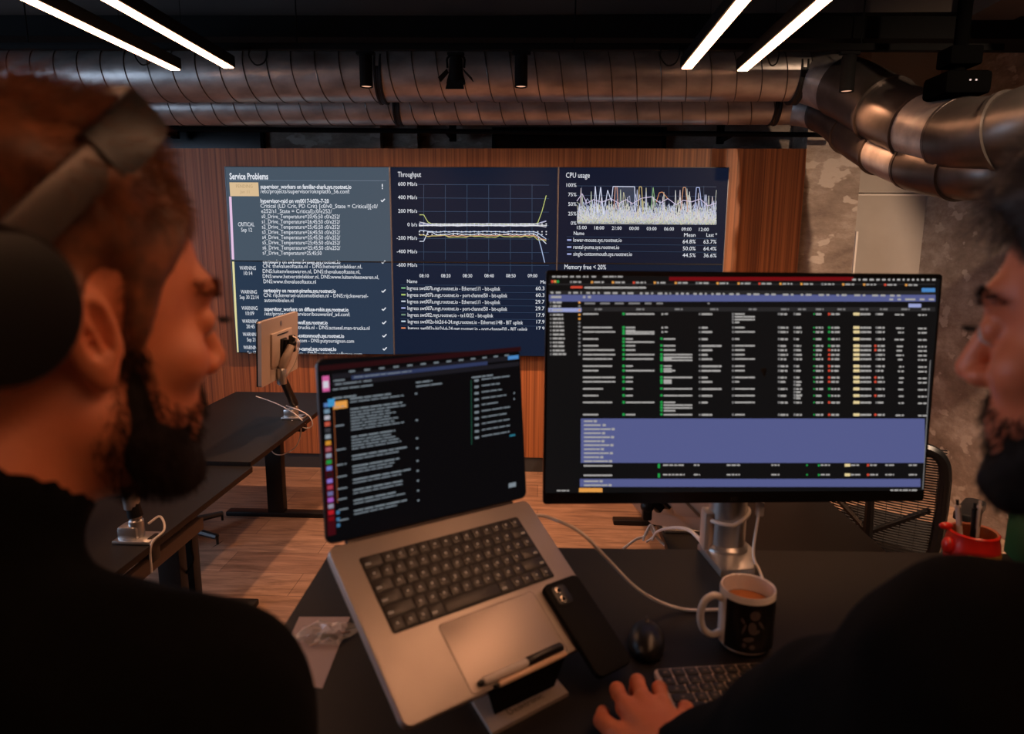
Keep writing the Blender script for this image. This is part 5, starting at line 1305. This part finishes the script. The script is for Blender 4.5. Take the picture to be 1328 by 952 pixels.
    for s in 'RL':
        f_ = J['an' + s] + np.array((0, 0, -.045))
        v, f = sdf_mesh(lambda P: np.maximum(sm(cap(P, f_ - fwd * .04, f_ + fwd * .14, .046, .040), cap(P, f_, J['an' + s], .046, .052), .03), .004 - P[:, 2]), axis(f_[0] - .2, f_[0] + .2, .009, []), axis(f_[1] - .2, f_[1] + .24, .009, []), axis(-.02, .2, .009, []))
        mesh_np('shoe', v - base, f, mat('black_shoe_leather', (14, 13, 13), .5), t)
    return t

HAIR1 = mat('brown_hair', (130, 74, 40), .5, 0, (82, 46, 24), (60, 60, 60), 3); BEARD1 = mat('dark_brown_beard', (26, 14, 8), .7, spec=.2)
HAIR2 = mat('black_brown_hair', (30, 20, 15), .55, 0, (20, 14, 11), (60, 60, 60), 3); BEARD2 = mat('black_beard', (13, 8, 6), .7, spec=.2)
H1C = (-.340, .472, 1.686); H1R = ((.820, .563, .100), (-.571, .814, .103), (-.024, -.141, .990))
person('bearded man in black wearing headphones on the left, looking at the laptop', H1C, H1R, (-.37, .20, 0),
       dict(shR=(-.240, .405, 1.424), shL=(-.555, .335, 1.450), neck=(-.382, .385, 1.540), elR=(-.17, .385, 1.150), wrR=(-.20, .46, .920), elL=(-.61, .37, 1.18), wrL=(-.36, .57, 1.20),
            pelvis=(-.38, .16, .96), knR=(-.28, .22, .50), knL=(-.48, .22, .50), anR=(-.28, .16, .09), anL=(-.49, .18, .09)), SKIN1, HAIR1, BEARD1, (.006, .026), seed=3, beard_th=(.001, .003), quiff=-.026)
H2C = (.424, .486, 1.683); H2R = ((.79, -.607, -.084), (.613, .782, .112), (-.002, -.14, .99))
HAND = ('R', [((.110, 0.749, 1.196), (.104, 0.784, 1.194), (.106, 0.804, 1.171)), ((.133, 0.757, 1.200), (.131, 0.796, 1.198), (.131, 0.816, 1.171)), ((.156, 0.752, 1.196), (.158, 0.789, 1.194), (.159, 0.809, 1.171)), ((.176, 0.735, 1.189), (.186, 0.763, 1.186), (.191, 0.779, 1.170))],
        ((.122, 0.677, 1.192), (.096, 0.715, 1.184), (.083, 0.749, 1.176), (.086, 0.773, 1.169)))
person('dark bearded man in black on the right, seen in profile, hand at the keyboard', H2C, H2R, (.44, .26, 0),
       dict(shR=(.305, .420, 1.452), shL=(.66, .37, 1.455), neck=(.478, .405, 1.530), elR=(.252, .530, 1.328), wrR=(.150, .655, 1.198), elL=(.70, .46, 1.20), wrL=(.50, .66, 1.198),
            pelvis=(.45, .21, .96), knR=(.36, .27, .50), knL=(.56, .27, .50), anR=(.35, .22, .09), anL=(.57, .22, .09)), SKIN2, HAIR2, BEARD2, (.010, .024), hand=HAND, seed=8, beard_th=(.002, .003), bag=.026)

# ------------------------------------------------------------------ headphones worn by the left man
HM = Matrix.Translation(H1C) @ Matrix(H1R).to_4x4()
t = thing('headphones', 'matt black over-ear headphones with a sheen on the band, worn by the left man', 'headphones', M=HM)
HPB = mat('headphone_black', (20, 18, 17), .42, .2); PAD = mat('ear_pad_leather', (14, 13, 13), .6); BAND = mat('headband_satin', (88, 78, 72), .38, .5)
band = []
CUPX, CUPY, CUPZ = .094, -.070, .020; TOPY, TOPZ = .034, .166
for k in range(25):
    a = pi * k / 24; x = CUPX * cos(a); s_ = sin(a); band.append(Vector((x * (1 + .13 * s_), CUPY + (TOPY - CUPY) * s_ ** 1.0, CUPZ + .02 + (TOPZ - CUPZ - .02) * s_ ** .8)))
def strap(pts, wid, thk):
    mb = MB(); rings = []
    ax_ = Vector((0, TOPZ - CUPZ, -(TOPY - CUPY))).normalized()
    for i, p in enumerate(pts):
        tn = (pts[min(i + 1, len(pts) - 1)] - pts[max(i - 1, 0)]).normalized(); wv = (ax_ - tn * ax_.dot(tn)).normalized(); nn = tn.cross(wv)
        ring = []
        for q in range(12):
            b_ = 2 * pi * q / 12; cx = math.copysign(abs(cos(b_)) ** .6, cos(b_)); cy = math.copysign(abs(sin(b_)) ** .6, sin(b_))
            ring.append(mb.bm.verts.new(p + wv * cx * wid(i / (len(pts) - 1)) / 2 + nn * cy * thk / 2))
        rings.append(ring)
    for A, B_ in zip(rings, rings[1:]):
        for q in range(12): mb.bm.faces.new((A[q], A[(q + 1) % 12], B_[(q + 1) % 12], B_[q]))
    mb.bm.faces.new(rings[0][::-1]); mb.bm.faces.new(rings[-1]); bmesh.ops.recalc_face_normals(mb.bm, faces=mb.bm.faces[:]); return mb
obj('headband', strap(band[4:21], lambda f: .036, .013), HPB, t)
for s, seg_ in ((1, band[:6]), (-1, band[19:])):
    obj('slider', strap(seg_, lambda f: .026, .008), BAND, t)
    cup = basis((0, 1, 0), (s, 0, 0), (s * CUPX, CUPY, CUPZ))
    obj('ear_cup', MB().lathe([(0, -.006), (.034, -.006), (.040, .0), (.041, .010), (.037, .018), (.024, .022), (0, .0225)], 32, cup @ Matrix.Diagonal((1, 1.12, 1, 1))), HPB, t)
    obj('ear_pad', MB().lathe([(.018, -.008), (.024, -.020), (.034, -.021), (.040, -.013), (.038, -.004), (.018, -.004), (.018, -.008)], 32, cup @ Matrix.Diagonal((1, 1.12, 1, 1)), False, False), PAD, t)
